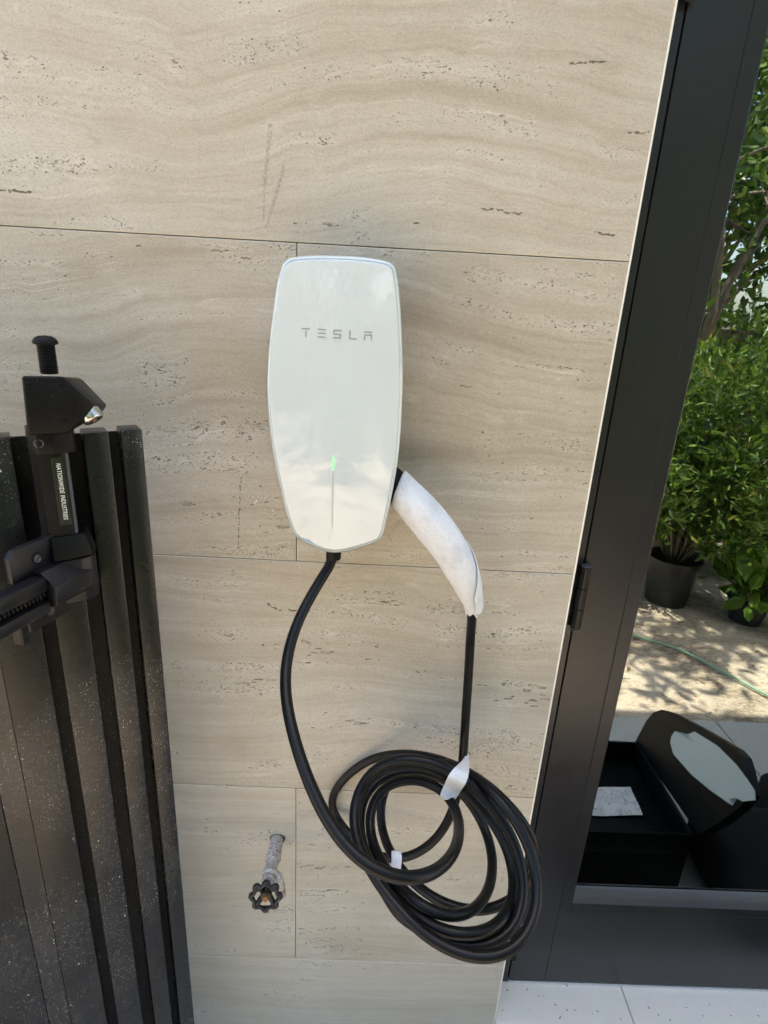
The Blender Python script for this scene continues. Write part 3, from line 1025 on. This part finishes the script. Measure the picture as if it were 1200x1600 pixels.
# dock for the plug on the right side
hp = at(614, 752, -0.05)
cpart('plug_dock', tube([hp + np.array([-0.022, 0.0, 0.010]), hp + np.array([-0.004, 0, 0.002]), hp + np.array([0.012, -0.001, -0.008])], [0.020, 0.019, 0.016], 20), M['rubber'], smooth=60)
cpart('cable_gland', tube([at(522, 850, -0.052), at(521, 872, -0.052)], 0.0100, 20), M['rubber'], smooth=60)

# ================================================================== CHARGING CABLE (one continuous cord)
CW = 12.15      # cord diameter 13.8 mm: distance from the lens = CW / width in pixels
path = [(522, 846, 16), (521, 866, 16), (510, 893, 16), (492, 920, 16.2), (474, 950, 16.6), (458, 985, 17), (447.5, 1020, 17.2), (443, 1060, 17.7), (447, 1105, 18.5), (457.5, 1150, 19),
        (473, 1200, 19.6), (491, 1245, 20.1), (513, 1290, 20.6), (543, 1332, 21.1), (580, 1363, 21.5), (620, 1379, 21.7), (655, 1377.5, 21.3), (690, 1360, 20.3), (711, 1330, 18.8), (718, 1300, 17),
        (716, 1270, 15.8), (706, 1243, 15.2), (685, 1223, 15.0), (655, 1214.5, 14.8), (620, 1215, 14.8), (592, 1228, 14.8), (575, 1255, 15), (571, 1290, 15.3), (580, 1325, 15.8), (605, 1370, 16.8),
        (645, 1415, 18), (690, 1437, 18.4), (730, 1431, 17.8), (759, 1404, 16.6), (772, 1365, 15.6), (770, 1325, 14.9), (759, 1291, 14.4), (740, 1258, 14.2),
        (715, 1228, 14.2), (685, 1209, 14.2), (645, 1201, 14.2), (605, 1206, 14.3), (576, 1223, 14.6), (560, 1255, 14.8), (558, 1290, 15.2), (572, 1335, 16), (600, 1383, 17),
        (640, 1428, 18), (690, 1458, 18.6), (740, 1467, 18.6), (782, 1447, 18), (804, 1412, 17), (807, 1370, 16.3), (796, 1325, 15.8), (775, 1287, 15.4), (745, 1253, 15.2),
        (718, 1226, 15.2), (688, 1203, 15.2), (650, 1191, 15.2), (608, 1192, 15.2), (575, 1208, 15.2), (556, 1240, 15.4), (551, 1275, 15.8), (564, 1325, 16.4), (595, 1383, 17.3),
        (645, 1445, 18), (700, 1476, 18.3), (755, 1485, 18.3), (797, 1468, 18), (818, 1430, 17.5), (823, 1385, 17), (815, 1338, 16.6), (797, 1295, 16.3), (768, 1255, 16.1),
        (735, 1221, 16), (700, 1199, 16), (655, 1183, 16), (610, 1184, 15.8), (580, 1200, 15.6), (558, 1230, 15.6), (547, 1268, 16), (556, 1320, 16.7), (585, 1372, 17.6),
        (630, 1432, 18.4), (685, 1480, 19), (740, 1501, 19.3), (787, 1500, 19.2), (824, 1473, 18.8), (843, 1425, 18.2), (844, 1375, 17.6), (831, 1325, 17.2), (806, 1277, 16.9),
        (772, 1239, 16.4), (735, 1210, 15.6), (700, 1190, 14.6), (655, 1183, 13.8), (622, 1200, 13.4), (597, 1235, 13.2), (591, 1270, 13.4), (599, 1312, 14), (624, 1358, 14.8),
        (665, 1398, 15.6), (710, 1421, 16), (755, 1427, 15.8), (795, 1413, 15.6), (825, 1388, 15.6), (843, 1352, 16), (838, 1316, 16.2), (815, 1278, 16.2), (780, 1240, 15.8),
        (740, 1210, 15.2), (700, 1190, 14.6), (650, 1178, 14.0), (600, 1179, 13.4), (556, 1190, 12.9), (527, 1210, 12.6), (513.5, 1242, 12.5), (521, 1270, 12.6), (541, 1301, 12.8),
        (576, 1335, 13.2), (618, 1346, 13.5), (657, 1334, 13.7), (690, 1306, 13.8), (707, 1272, 13.8), (717, 1238, 13.7), (722.5, 1200, 13.7), (725.5, 1150, 13.9), (731, 1070, 14.2),
        (735, 1000, 14.8), (737.5, 955, 15.65), (734, 930, 15.95)]
ctrl = [atdepth(x, y, CW / w) for x, y, w in path]
cord = spline(ctrl, 0.0075)
# let neighbouring turns push each other apart so that no two share a place
DIA = 0.0138
n_ = len(cord)
idx = np.arange(n_)
far = np.abs(idx[:, None] - idx[None, :]) > 8
free = np.ones(n_)
free[:6] = 0
free[-14:] = 0
for it in range(60):
    d = cord[:, None, :] - cord[None, :, :]
    r = np.linalg.norm(d, axis=2) + 1e-9
    hit = (r < DIA) & far
    push = np.where(hit, (DIA - r) * 0.25 / r, 0.0)[:, :, None] * d
    mv = push.sum(1)
    # move along the line of sight rather than across it, to keep the drawn curve
    vr = cord - CAM
    vr /= np.linalg.norm(vr, axis=1)[:, None]
    along = (mv * vr).sum(1)[:, None] * vr
    mv = along * 1.0 + (mv - along) * 0.35
    ln = np.linalg.norm(mv, axis=1)[:, None] + 1e-9
    mv = mv / ln * np.minimum(ln, 0.002)
    cord = cord + mv * free[:, None]
    sm = cord.copy()
    sm[2:-2] = 0.06 * cord[:-4] + 0.24 * cord[1:-3] + 0.4 * cord[2:-2] + 0.24 * cord[3:-1] + 0.06 * cord[4:]
    cord = np.where(free[:, None] > 0, 0.7 * cord + 0.3 * sm, cord)
    cord[:, 1] = np.minimum(cord[:, 1], -0.0075)
cable = tag(empty('charging_cable', tuple(cord[0])), 'black charging cable hanging coiled in taped loops below the charger', 'cable')
off = -cord[0]
ob('cord', tube(cord + off, DIA / 2, 16), M['cable'], cable, smooth=179)

# plug handle inside the wrap
sl_px = [(622, 764, 55), (634, 776, 57), (652, 793, 59), (672, 815, 60), (690, 838, 59), (705, 861, 56), (717, 884, 51), (726, 906, 43), (732, 926, 34), (736.5, 944, 25), (738, 958, 19)]
sl_t = [0.716, 0.716, 0.718, 0.722, 0.727, 0.733, 0.741, 0.750, 0.760, 0.770, 0.778]
axis3 = [np.append(atdepth(x, y, t), [w * t / FPX / 2]) for (x, y, w), t in zip(sl_px, sl_t)]
S = spline(axis3, 0.004)
ob('plug', tube(np.vstack([S[0, :3] - (S[4, :3] - S[0, :3]) * 1.3, S[:-3, :3]]) + off, np.concatenate([[0.016], np.minimum(S[:-3, 3] * np.linspace(0.86, 0.62, len(S) - 3), 0.0205)]), 20), M['rubber'], cable, smooth=179)

# foam wrap
sleeve = tag(empty('foam_sleeve', tuple(S[len(S) // 2, :3])), 'white foam wrap around the plug at the right of the charger', 'foam wrap')
so = -S[len(S) // 2, :3]
fm = frames(S[:, :3])
seg = 40
out_r, in_r = [], []
for i, (p, t_, n, b_) in enumerate(fm):
    f = i / (len(fm) - 1)
    ro, ri = [], []
    for k in range(seg):
        a = 2 * math.pi * k / seg
        wr = 1 + 0.03 * math.sin(3 * a + 5 * f) + 0.016 * math.sin(7 * a - 13 * f) + 0.006 * math.sin(13 * a + 31 * f) + 0.06 * max(0, f - 0.7) * 3.3 * math.sin(5 * a + 26 * f)
        dirn = math.cos(a) * n + math.sin(a) * b_
        skew = -0.010 * (dirn @ np.array([0.75, 0.0, 0.66])) * max(0.0, 1 - f * 5) + (0.004 * math.sin(2 * a + 0.6) + 0.0025 * math.sin(5 * a)) * max(0.0, f - 0.9) * 10
        base = p + t_ * skew
        ro.append(base + dirn * S[i, 3] * wr)
        ri.append(base + dirn * (S[i, 3] * wr - 0.0013))
    out_r.append(ro)
    in_r.append(ri)
rr = in_r[::-1] + out_r + [in_r[-1]]
sb = bmesh.new()
add_loft(sb, [[p + so for p in q] for q in rr], cap=(False, False))
bmesh.ops.remove_doubles(sb, verts=sb.verts[:], dist=1e-6)
ob('wrapped_sheet', sb, M['foam'], sleeve, smooth=179)
# loose lapped edge of the sheet on the lower right
rings = []
N1 = len(fm)
for i in range(int(N1 * 0.50), N1 - 2):
    p, t_, n, b_ = fm[i]
    f = i / (N1 - 1)
    # direction that faces the lens and the one to the right of it
    vdir = CAM - p
    vdir = vdir - t_ * (vdir @ t_)
    vdir /= np.linalg.norm(vdir)
    rdir = np.cross(t_, vdir)
    if rdir @ AR < 0:
        rdir = -rdir
    g = (f - 0.50) / 0.50
    a_end = 1.75 - 1.50 * min(1, g * 1.55) ** 1.1      # lap comes round to the front further down
    ringo = []
    for k in range(15):
        a = 3.0 + (a_end - 3.0) * k / 14
        rad = S[i, 3] * (1.0 + 0.05 * g + 0.03 * math.sin(9 * a + 14 * g)) + 0.0018 + 0.0045 * g * g + (0.0022 * g if k == 14 else 0)
        ringo.append(p + so + (math.cos(a) * vdir + math.sin(a) * rdir) * rad)
    rings.append(ringo)
lap = bmesh.new()
add_loft(lap, rings, closed=False)
lo_ = ob('lapped_edge', lap, M['foam'], sleeve, smooth=179)
md = lo_.modifiers.new('thickness', 'SOLIDIFY')
md.thickness = 0.0011
md.offset = -1


# tapes round the coil
def near_depth(px, py, r):
    t = [to_px(c) for c in cord]
    z = [c[2] for c in t if (c[0] - px) ** 2 + (c[1] - py) ** 2 < r * r]
    return min(z) if z else 0.84


def tape(name, rows, label, group=None, depth=None):
    g = []
    for px, py, w, ang, extra in rows:
        dpt = (depth or near_depth(px, py, 13)) - DIA * 0.62 + extra
        line = []
        for k in range(9):
            f = (k / 8 - 0.5)
            wob = 0.0007 * math.sin(9 * f + py * 0.3)
            line.append(atdepth(px + math.cos(ang) * w * f, py + math.sin(ang) * w * f, dpt + 0.010 * (abs(f) * 2) ** 2 * 0.2 + wob))
        g.append(np.array(line))
    c0 = g[len(g) // 2][4]
    bm = loft([[p - c0 for p in ln] for ln in g], closed=False)
    o = ob(name, bm, M['foam'], None, smooth=60)
    o.location = c0
    s = o.modifiers.new('subdivide', 'SUBSURF')
    s.levels = s.render_levels = 2
    m = o.modifiers.new('thickness', 'SOLIDIFY')
    m.thickness = 0.0005
    tag(o, label, 'tape', group)
    return o


tape('foam_tape', [(730, 1178, 3, .3, .010), (729.5, 1185, 7, .35, .004), (726, 1196, 16, .42, .001), (721, 1205, 25, .45, 0), (715.5, 1216, 30, .48, 0), (711, 1223, 29, .5, -.001),
                   (706, 1233, 27, .5, 0), (700, 1243, 25, .52, .002), (697, 1249, 22, .55, .008), (696, 1252, 20, .6, .018)],
     'white foam tape tying the top of the cable coil to its hanging end', 'strips of white foam tape on the cable')
tape('foam_tape', [(619, 1329, 15, .0, .012), (619.5, 1335, 16, .0, .004), (620, 1344, 16, .03, .001), (619, 1352, 16, .1, 0), (616, 1358, 21, .3, 0), (613.5, 1364, 29, .32, .001),
                   (613, 1369, 30, .3, .004), (613, 1374, 29, .3, .010)],
     'white foam tape on the lower left strands of the coil', 'strips of white foam tape on the cable', 0.742)

# ================================================================== WATER TAP
tp = at(433, 1311)
tap = tag(empty('water_tap', (tp[0], 0, tp[2])), 'galvanised water tap with black handwheel below the charger', 'tap')
t_hole = loft([[(0.0132 * math.cos(a) * (1 + 0.12 * math.sin(3 * a)) + 0.001, y, 0.0126 * math.sin(a) * (1 + 0.1 * math.cos(2 * a))) for a in (2 * math.pi * k / 24 for k in range(24))] for y in (-0.0012, 0.001)])
ob('wall_hole_caulk', t_hole, M['hole'], tap)
A = (0, -1, 0)
ob('pipe', lathe([(-0.02, 0.0110), (0.012, 0.0110), (0.0126, 0.0117), (0.0145, 0.0117), (0.015, 0.0110), (0.0175, 0.0118), (0.030, 0.0120), (0.034, 0.0114)], (0, 0, 0), A, 24), M['galv'], tap, smooth=40)
ob('collar', lathe([(0, 0.0124), (0.001, 0.0138), (0.007, 0.0138), (0.008, 0.0124)], (0, -0.034, 0), A, 8), M['galv'], tap, smooth=30)
bd = lathe([(0.0, 0.0110), (0.006, 0.0100), (0.014, 0.0102), (0.020, 0.0125), (0.026, 0.0138), (0.030, 0.0115)], (0, -0.042, 0), A, 22)
add_tube(bd, [(0.002, -0.062, 0.0), (0.012, -0.066, -0.006), (0.017, -0.069, -0.022), (0.018, -0.070, -0.040)], [0.0080, 0.0082, 0.0080, 0.0088], 18)
ob('tap_body', bd, M['galv'], tap, smooth=40)
ob('packing_nut', lathe([(0, 0.0100), (0.0008, 0.0116), (0.0075, 0.0116), (0.0085, 0.0095)], (0, -0.072, 0), A, 6), M['galv'], tap, smooth=30)
wheel_ax = np.array([0.05, -0.97, 0.22])
wheel_ax /= np.linalg.norm(wheel_ax)
w0 = np.array([0.0, -0.0840, -0.001])
ob('stem', lathe([(0, 0.0055), (0.020, 0.0052), (0.030, 0.0045), (0.0305, 0.0)], w0, wheel_ax, 14), M['rust'], tap, smooth=40)
e1 = np.cross(wheel_ax, [1.0, 0, 0])
e1 /= np.linalg.norm(e1)
e2 = np.cross(wheel_ax, e1)
wc = w0 + wheel_ax * 0.024
rim = []
for k in range(96):
    a = 2 * math.pi * k / 96
    r = 0.0205 + 0.0020 * math.cos(8 * a)
    rim.append(wc + r * (math.cos(a) * e1 + math.sin(a) * e2) - wheel_ax * 0.0012 * math.cos(8 * a))
rb = bmesh.new()
fr_ = []
for k in range(96):
    p = rim[k]
    tg = rim[(k + 1) % 96] - rim[k - 1]
    tg /= np.linalg.norm(tg)
    nn = wheel_ax - tg * (wheel_ax @ tg)
    nn /= np.linalg.norm(nn)
    bb = np.cross(tg, nn)
    fr_.append([p + (0.0046 + 0.0012 * math.cos(8 * 2 * math.pi * k / 96)) * math.cos(q) * nn + (0.0036 + 0.0012 * math.cos(8 * 2 * math.pi * k / 96)) * math.sin(q) * bb for q in (2 * math.pi * j / 10 for j in range(10))])
add_loft(rb, fr_ + [fr_[0]], cap=(False, False))
bmesh.ops.remove_doubles(rb, verts=rb.verts[:], dist=1e-6)
wheel = ob('handwheel', rb, M['wheel'], tap, smooth=179)
for k in range(4):
    a = 2 * math.pi * (k + 0.5) / 4
    dr_ = math.cos(a) * e1 + math.sin(a) * e2
    ob('spoke', tube([wc - wheel_ax * 0.008 + dr_ * 0.004, wc - wheel_ax * 0.005 + dr_ * 0.013, wc + dr_ * 0.0200], [0.0050, 0.0044, 0.0046], 8), M['wheel'], wheel, smooth=179)
ob('hub', lathe([(-0.014, 0.0090), (-0.004, 0.0092), (0.0, 0.0076), (0.0005, 0.0)], wc, wheel_ax, 14), M['wheel'], wheel, smooth=50)
ob('hub_screw', lathe([(0, 0.0042), (0.0022, 0.0038), (0.003, 0.0)], wc + wheel_ax * 0.0006, wheel_ax, 10), M['rust'], wheel, smooth=50)

# ================================================================== THINGS SEEN IN THE GLASS
# open black case with leaflet and pale insert
ZC = 0.20
fl_, fr2, br2 = mir(930, 1302, ZC), mir(1090, 1303, ZC), mir(992, 1158, ZC)
x0, x1, y0, y1 = 0.545, 0.5 * (fr2[0] + br2[0]), br2[1], 0.5 * (fl_[1] + fr2[1])
case = tag(empty('open_tool_case', (x0, y1, 0.0)), 'open black plastic case on the paving, mirrored in the door glass', 'case')


def csp(name, bm, mat, parent=case, **k):
    bmesh.ops.translate(bm, vec=(-x0, -y1, 0), verts=bm.verts)
    return ob(name, bm, mat, parent, **k)


tray = bmesh.new()
add_box(tray, x0, x1, y0, y1, 0.001, 0.130, bev=0.006, seg=2)
w_ = 0.010
add_box(tray, x0, x0 + w_, y0, y1, 0.128, ZC, bev=0.003, seg=2)
add_box(tray, x1 - w_, x1, y0, y1, 0.128, ZC, bev=0.003, seg=2)
add_box(tray, x0 + w_, x1 - w_, y0, y0 + w_, 0.128, ZC - 0.001, bev=0.003, seg=2)
add_box(tray, x0 + w_, x1 - w_, y1 - w_, y1, 0.128, ZC - 0.001, bev=0.003, seg=2)
csp('tray', tray, M['case'], smooth=40)
H0, H1 = np.array([x1 + 0.003, y0, ZC]), np.array([x1 + 0.003, y1, ZC])
LT = mir(1040, 1108, 0.345)
up_l = np.array([LT[0] - H0[0], 0.0, LT[2] - H0[2]])
LL = np.linalg.norm(up_l) + 0.035
ul = up_l / np.linalg.norm(up_l)
nl = np.array([-ul[2], 0, ul[0]])       # inner side faces the tray
lid_px = [(992, 1160), (1010, 1126), (1021, 1113), (1034, 1109), (1048, 1112), (1100, 1140), (1148, 1168), (1160, 1181), (1166, 1202), (1174, 1240), (1155, 1262), (1125, 1285), (1091, 1303)]
lidp = [mir_plane(px, py, H0, nl) for px, py in lid_px]
lid = loft([[p + nl * q for p in lidp] for q in (-0.028, 0.0)])
csp('lid', lid, M['case'])
ins_px = [(1055, 1142), (1049, 1150), (1047, 1160), (1052, 1178), (1080, 1210), (1110, 1235), (1143, 1258), (1141, 1249), (1150, 1247), (1160, 1252), (1179, 1250), (1178, 1235), (1166, 1217), (1150, 1195), (1120, 1165), (1085, 1143), (1075, 1147), (1082, 1159)]
ins = [mir_plane(px, py, H0 + nl * 0.004, nl) for px, py in ins_px]
ib = bmesh.new()
va = [ib.verts.new(Vector(p)) for p in ins]
vb = [ib.verts.new(Vector(p - nl * 0.0035)) for p in ins]
ib.faces.new(va)
ib.faces.new(vb[::-1])
for i in range(len(va)):
    j = (i + 1) % len(va)
    ib.faces.new((va[i], va[j], vb[j], vb[i]))
bmesh.ops.triangulate(ib, faces=ib.faces[:])
io = ob('foam_insert', ib, M['insert'])
tag(io, 'pale curved foam insert resting in the open case lid', 'insert')
ppx = [(922, 1233), (985, 1229), (1004, 1275), (918, 1275)]
pq = [mir(px, py, 0.136) for px, py in ppx]
pb = bmesh.new()
NP = 6
grid = [[None] * (NP + 1) for _ in range(NP + 1)]
for i in range(NP + 1):
    for j in range(NP + 1):
        u_, v_ = i / NP, j / NP
        P = (1 - u_) * (1 - v_) * pq[0] + u_ * (1 - v_) * pq[1] + u_ * v_ * pq[2] + (1 - u_) * v_ * pq[3]
        P = P + np.array([0, 0, 0.003 * math.sin(5 * u_) * math.cos(4 * v_) + 0.002])
        grid[i][j] = pb.verts.new(Vector(P))
for i in range(NP):
    for j in range(NP):
        pb.faces.new((grid[i][j], grid[i + 1][j], grid[i + 1][j + 1], grid[i][j + 1]))
tag(ob('paper_leaflet', pb, M['paper'], smooth=179), 'crumpled white printed leaflet lying in the open case', 'leaflet')

bag = tag(empty('tool_bag', (1.20, -0.20, 0.0)), 'black fabric tool bag beside the open case', 'bag')
ob('bag_body', box(-0.245, 0.30, -0.16, 0.13, 0.001, 0.165, bev=0.04, seg=4), M['fabric'], bag, smooth=60)
ob('bag_flap', box(0.0, 0.28, -0.24, -0.12, 0.02, 0.215, bev=0.03, seg=4), M['fabric'], bag, smooth=60)
ob('carry_strap', tube([(-0.10, 0.0, 0.160), (-0.06, 0.01, 0.20), (0.07, 0.02, 0.215), (0.20, 0.01, 0.20), (0.24, 0.0, 0.160)], 0.010, 10), M['fabric'], bag, smooth=179)

# garden hose
hp_ = [mir(x, y, 0.0) for x, y in ((985, 992), (1060, 1015), (1120, 1045), (1195, 1085))]
hpts = [hp_[0] + np.array([-1.6, 0.9, 0]) * 0 + (hp_[0] - hp_[1]) * 4.0 + np.array([0, -0.25, 0]), hp_[0] + (hp_[0] - hp_[1]) * 1.5] + hp_ + [hp_[-1] + np.array([0.10, 0.14, 0.004]), hp_[-1] + np.array([0.5, 0.20, 0.004])]
hs = spline(hpts, 0.02)
hs[:, 2] = np.where(hs[:, 1] > -0.95, 0.008, 0.002)
ho = ob('garden_hose', tube(hs - hs[0], 0.0055, 10), M['hose'], smooth=179)
ho.location = hs[0]
tag(ho, 'thin green garden hose lying across the sunlit soil', 'hose')


# ------------------------------------------------------------------ plants
M['litter'] = leafmat('dry_leaf_litter', (0.20, 0.12, 0.07), (0.50, 0.38, 0.26), 0.8)


def leaves(n, pos, size, up=0.25, stretch=2.4, fold=0.25, outward=None):
    """mesh of n folded leaves (6 corners, 4 triangles each) at the given places"""
    d = rng.normal(size=(n, 3))
    if outward is not None:
        d = d * 0.75 + outward
    d[:, 2] += up
    d /= np.linalg.norm(d, axis=1)[:, None]
    a = rng.normal(size=(n, 3))
    s = np.cross(d, a)
    s /= np.linalg.norm(s, axis=1)[:, None] + 1e-9
    nn = np.cross(d, s)
    L = (size * (0.45 + 1.1 * rng.random(n) ** 1.4))[:, None]
    Wd = L / stretch
    sh = [np.zeros((n, 3)), d * L * 0.33 + s * Wd * 0.5 + nn * Wd * fold, d * L * 0.70 + s * Wd * 0.38 + nn * Wd * fold * 0.7,
          d * L - nn * L * 0.10, d * L * 0.70 - s * Wd * 0.38 + nn * Wd * fold * 0.7, d * L * 0.33 - s * Wd * 0.5 + nn * Wd * fold]
    V = np.stack([pos + q for q in sh], 1).reshape(-1, 3)
    base = (np.arange(n) * 6)[:, None]
    F = np.concatenate([base + np.array([0, 1, 2, 3]), base + np.array([0, 3, 4, 5])], 0)
    return V, F


def leaf_obj(name, V, F, mat, parent):
    me = bpy.data.meshes.new(name)
    me.from_pydata(V.tolist(), [], F.tolist())
    me.materials.append(mat)
    o = bpy.data.objects.new(name, me)
    COL.objects.link(o)
    o.parent = parent
    return o


def clump_points(n, centres, radii):
    k = rng.integers(0, len(centres), n)
    c, r = np.array(centres)[k], np.array(radii)[k]
    d = rng.normal(size=(n, 3))
    d /= np.linalg.norm(d, axis=1)[:, None]
    q = d * (rng.random(n) ** 0.42 * r)[:, None]
    return c + q, d


def tree(loc, h, spread, label, nleaf=9000, leaf=0.085, trunk_h=1.2, mat='leaf_tree', trunk_r=0.09):
    root = tag(empty('garden_tree', loc), label, 'tree', 'trees across the garden mirrored in the glass')
    tb = bmesh.new()
    top = np.array([rng.normal() * 0.15, rng.normal() * 0.15, trunk_h])
    add_tube(tb, spline([(0, 0, -0.05), tuple(top * 0.5 + rng.normal(size=3) * 0.04), tuple(top)], 0.15)[:, :3], np.linspace(trunk_r, trunk_r * 0.75, len(spline([(0, 0, -0.05), tuple(top * 0.5), tuple(top)], 0.15))) if False else trunk_r * 0.85, 10)
    cs, rs = [], []
    nb_ = 9
    for i in range(nb_):
        a = 2 * math.pi * i / nb_ + rng.random() * 0.5
        rr_ = spread * (0.45 + 0.55 * rng.random())
        e = np.array([math.cos(a) * rr_, math.sin(a) * rr_, trunk_h + (h - trunk_h) * (0.15 + 0.75 * rng.random())])
        m_ = top * 0.5 + e * 0.5 + np.array([0, 0, 0.12]) + rng.normal(size=3) * 0.1
        add_tube(tb, [top - np.array([0, 0, 0.1]), (top + m_) / 2 + rng.normal(size=3) * 0.05, m_, e], [trunk_r * 0.5, trunk_r * 0.4, trunk_r * 0.28, 0.012], 7)
        for j in range(4):
            q = e + rng.normal(size=3) * spread * 0.28
            q[2] = max(q[2], trunk_h * 0.7)
            cs.append(q)
            rs.append(spread * (0.16 + 0.18 * rng.random()))
            add_tube(tb, [m_ * 0.4 + e * 0.6, (e + q) / 2 + rng.normal(size=3) * 0.04, q], [0.018, 0.012, 0.005], 5)
    for j in range(6):
        cs.append(np.array([rng.normal() * spread * 0.3, rng.normal() * spread * 0.3, h * (0.8 + 0.2 * rng.random())]))
        rs.append(spread * 0.25)
    ob('trunk', tb, M['bark'], root, smooth=179)
    P, d = clump_points(nleaf, cs, rs)
    V, F = leaves(nleaf, P, np.full(nleaf, leaf), 0.1, 2.2, 0.22, d * 0.4)
    leaf_obj('crown', V, F, M[mat], root)
    return root


def potted(loc, pot_r, pot_h, bush_h, bush_r, n, leaf, label, mat='leaf_bush', stretch=3.4, up=0.5):
    root = tag(empty('potted_shrub', loc), label, 'plant', 'potted shrubs mirrored in the glass')
    pb_ = lathe([(0, pot_r * 0.80), (pot_h * 0.85, pot_r * 0.97), (pot_h * 0.86, pot_r * 1.05), (pot_h, pot_r * 1.06), (pot_h, pot_r * 0.96), (pot_h * 0.9, pot_r * 0.94), (pot_h * 0.88, 0.0)], (0, 0, 0), (0, 0, 1), 32)
    ob('pot', pb_, M['pot'], root, smooth=40)
    sb_ = bmesh.new()
    tips = []
    for i in range(22):
        a = 2 * math.pi * rng.random()
        rr_ = bush_r * math.sqrt(rng.random())
        t_ = np.array([math.cos(a) * rr_, math.sin(a) * rr_, pot_h + bush_h * (0.35 + 0.65 * rng.random()) * (1 - 0.35 * (rr_ / bush_r) ** 2)])
        add_tube(sb_, [(0.03 * math.cos(a), 0.03 * math.sin(a), pot_h * 0.87), (t_[0] * 0.45, t_[1] * 0.45, pot_h + (t_[2] - pot_h) * 0.5), tuple(t_)], [0.008, 0.006, 0.002], 5)
        tips.append(t_)
    ob('stems', sb_, M['bark'], root, smooth=179)
    cs = []
    rs = []
    for t_ in tips:
        for f in (0.55, 0.8, 1.0):
            cs.append(np.array([t_[0] * f, t_[1] * f, pot_h + (t_[2] - pot_h) * f]))
            rs.append(bush_r * (0.26 + 0.12 * rng.random()))
    P, d = clump_points(n, cs, rs)
    P[:, 2] = np.maximum(P[:, 2], pot_h * 0.95)
    V, F = leaves(n, P, np.full(n, leaf), up, stretch, 0.2, d * 0.7)
    leaf_obj('foliage', V, F, M[mat], root)
    return root


pb1 = mir(1047, 947, 0.0)
potted((pb1[0] + 0.02, pb1[1] - 0.10, -0.012), 0.138, 0.275, 1.12, 0.46, 8500, 0.055, 'fine-leaved green shrub in a large black pot near the hose')
potted((2.05, -1.80, -0.012), 0.10, 0.13, 0.26, 0.24, 170, 0.13, 'low shrub with broad bright leaves in a small black pot', 'leaf_broad', 2.0, 0.9)
potted((2.50, -2.35, -0.012), 0.16, 0.28, 1.25, 0.55, 7000, 0.06, 'taller fine-leaved shrub in a black pot behind the broad-leaved one')
potted((0.75, -2.75, -0.012), 0.15, 0.28, 0.95, 0.45, 5000, 0.06, 'rounded shrub in a black pot left of the tall pair')
potted((1.98, -2.42, -0.012), 0.14, 0.27, 0.85, 0.42, 5200, 0.06, 'low dark shrub in a black pot squeezed between the two fine-leaved ones')
potted((1.75, -3.1, -0.012), 0.15, 0.28, 1.45, 0.6, 6500, 0.075, 'tall dense shrub in a black pot at the foot of the trees')
potted((3.05, -3.0, -0.012), 0.15, 0.28, 1.5, 0.6, 6000, 0.075, 'tall dense shrub in a black pot at the right end of the row')
tree((2.6, -4.6, -0.012), 5.2, 1.55, 'leafy tree with a leaning pale limb behind the potted shrubs', 6500, 0.10, 1.3)
tree((4.1, -4.4, -0.012), 5.6, 1.6, 'broad leafy tree at the right of the garden', 6500, 0.10, 1.4)
tree((3.7, -6.4, -0.012), 6.5, 1.9, 'tall dark tree farthest back in the garden', 6000, 0.12, 1.2)
tree((1.0, -6.0, -0.012), 4.6, 1.5, 'airy young tree standing alone at the garden middle', 6500, 0.10, 1.5)
tree((5.6, -6.2, -0.012), 6.0, 1.9, 'wide tree at the far right corner of the garden', 8000, 0.12, 1.2)
lean = tree((3.0, -1.55, -0.012), 5.0, 1.15, 'tall leaning tree out of view, added for leaf shade on the soil', 2600, 0.09, 2.7)  # unseen tree, added so its crown dapples the soil with shade
lean.rotation_euler = (-0.24, -0.24, 0.0)
tree((-1.0, -4.6, -0.012), 4.2, 1.3, 'small round tree left of the airy young one', 5000, 0.09, 1.2)
tree((-2.6, -5.6, -0.012), 4.8, 1.5, 'leafy tree at the far left of the garden', 5000, 0.10, 1.2)
potted((-0.15, -3.3, -0.012), 0.15, 0.28, 0.9, 0.45, 4500, 0.06, 'shrub in a black pot at the left end of the row')
hd_ = tag(empty('hedge', (2.5, -8.2, 0)), 'long green hedge closing off the garden', 'hedge')
nh = 16000
P = np.stack([rng.uniform(-9, 9, nh), rng.normal(0, 0.35, nh), rng.random(nh) * 1.9 + 0.1 * np.sin(np.arange(nh))], 1)
V, F = leaves(nh, P, np.full(nh, 0.15), 0.2, 1.9, 0.2)
leaf_obj('foliage', V, F, M['leaf_tree'], hd_)
ob('hedge_stems', box(-9, 9, -0.12, 0.12, -0.05, 1.55), M['bark'], hd_)

nl_ = 1500
P = np.stack([rng.uniform(0.2, 3.4, nl_), -0.95 - rng.random(nl_) ** 0.8 * 1.9, np.full(nl_, -0.008)], 1)
V, F = leaves(nl_, np.zeros((nl_, 3)), rng.uniform(0.008, 0.032, nl_), 0.0, 2.6, 0.15)
V = V.reshape(nl_, 6, 3)
V[:, :, 2] = np.abs(V[:, :, 2]) * 0.22
V = (V + P[:, None, :]).reshape(-1, 3)
lt_ = leaf_obj('leaf_litter', V, F, M['litter'], None)
tag(lt_, 'dry brown leaf litter scattered over the sunlit soil', 'litter', kind='stuff')
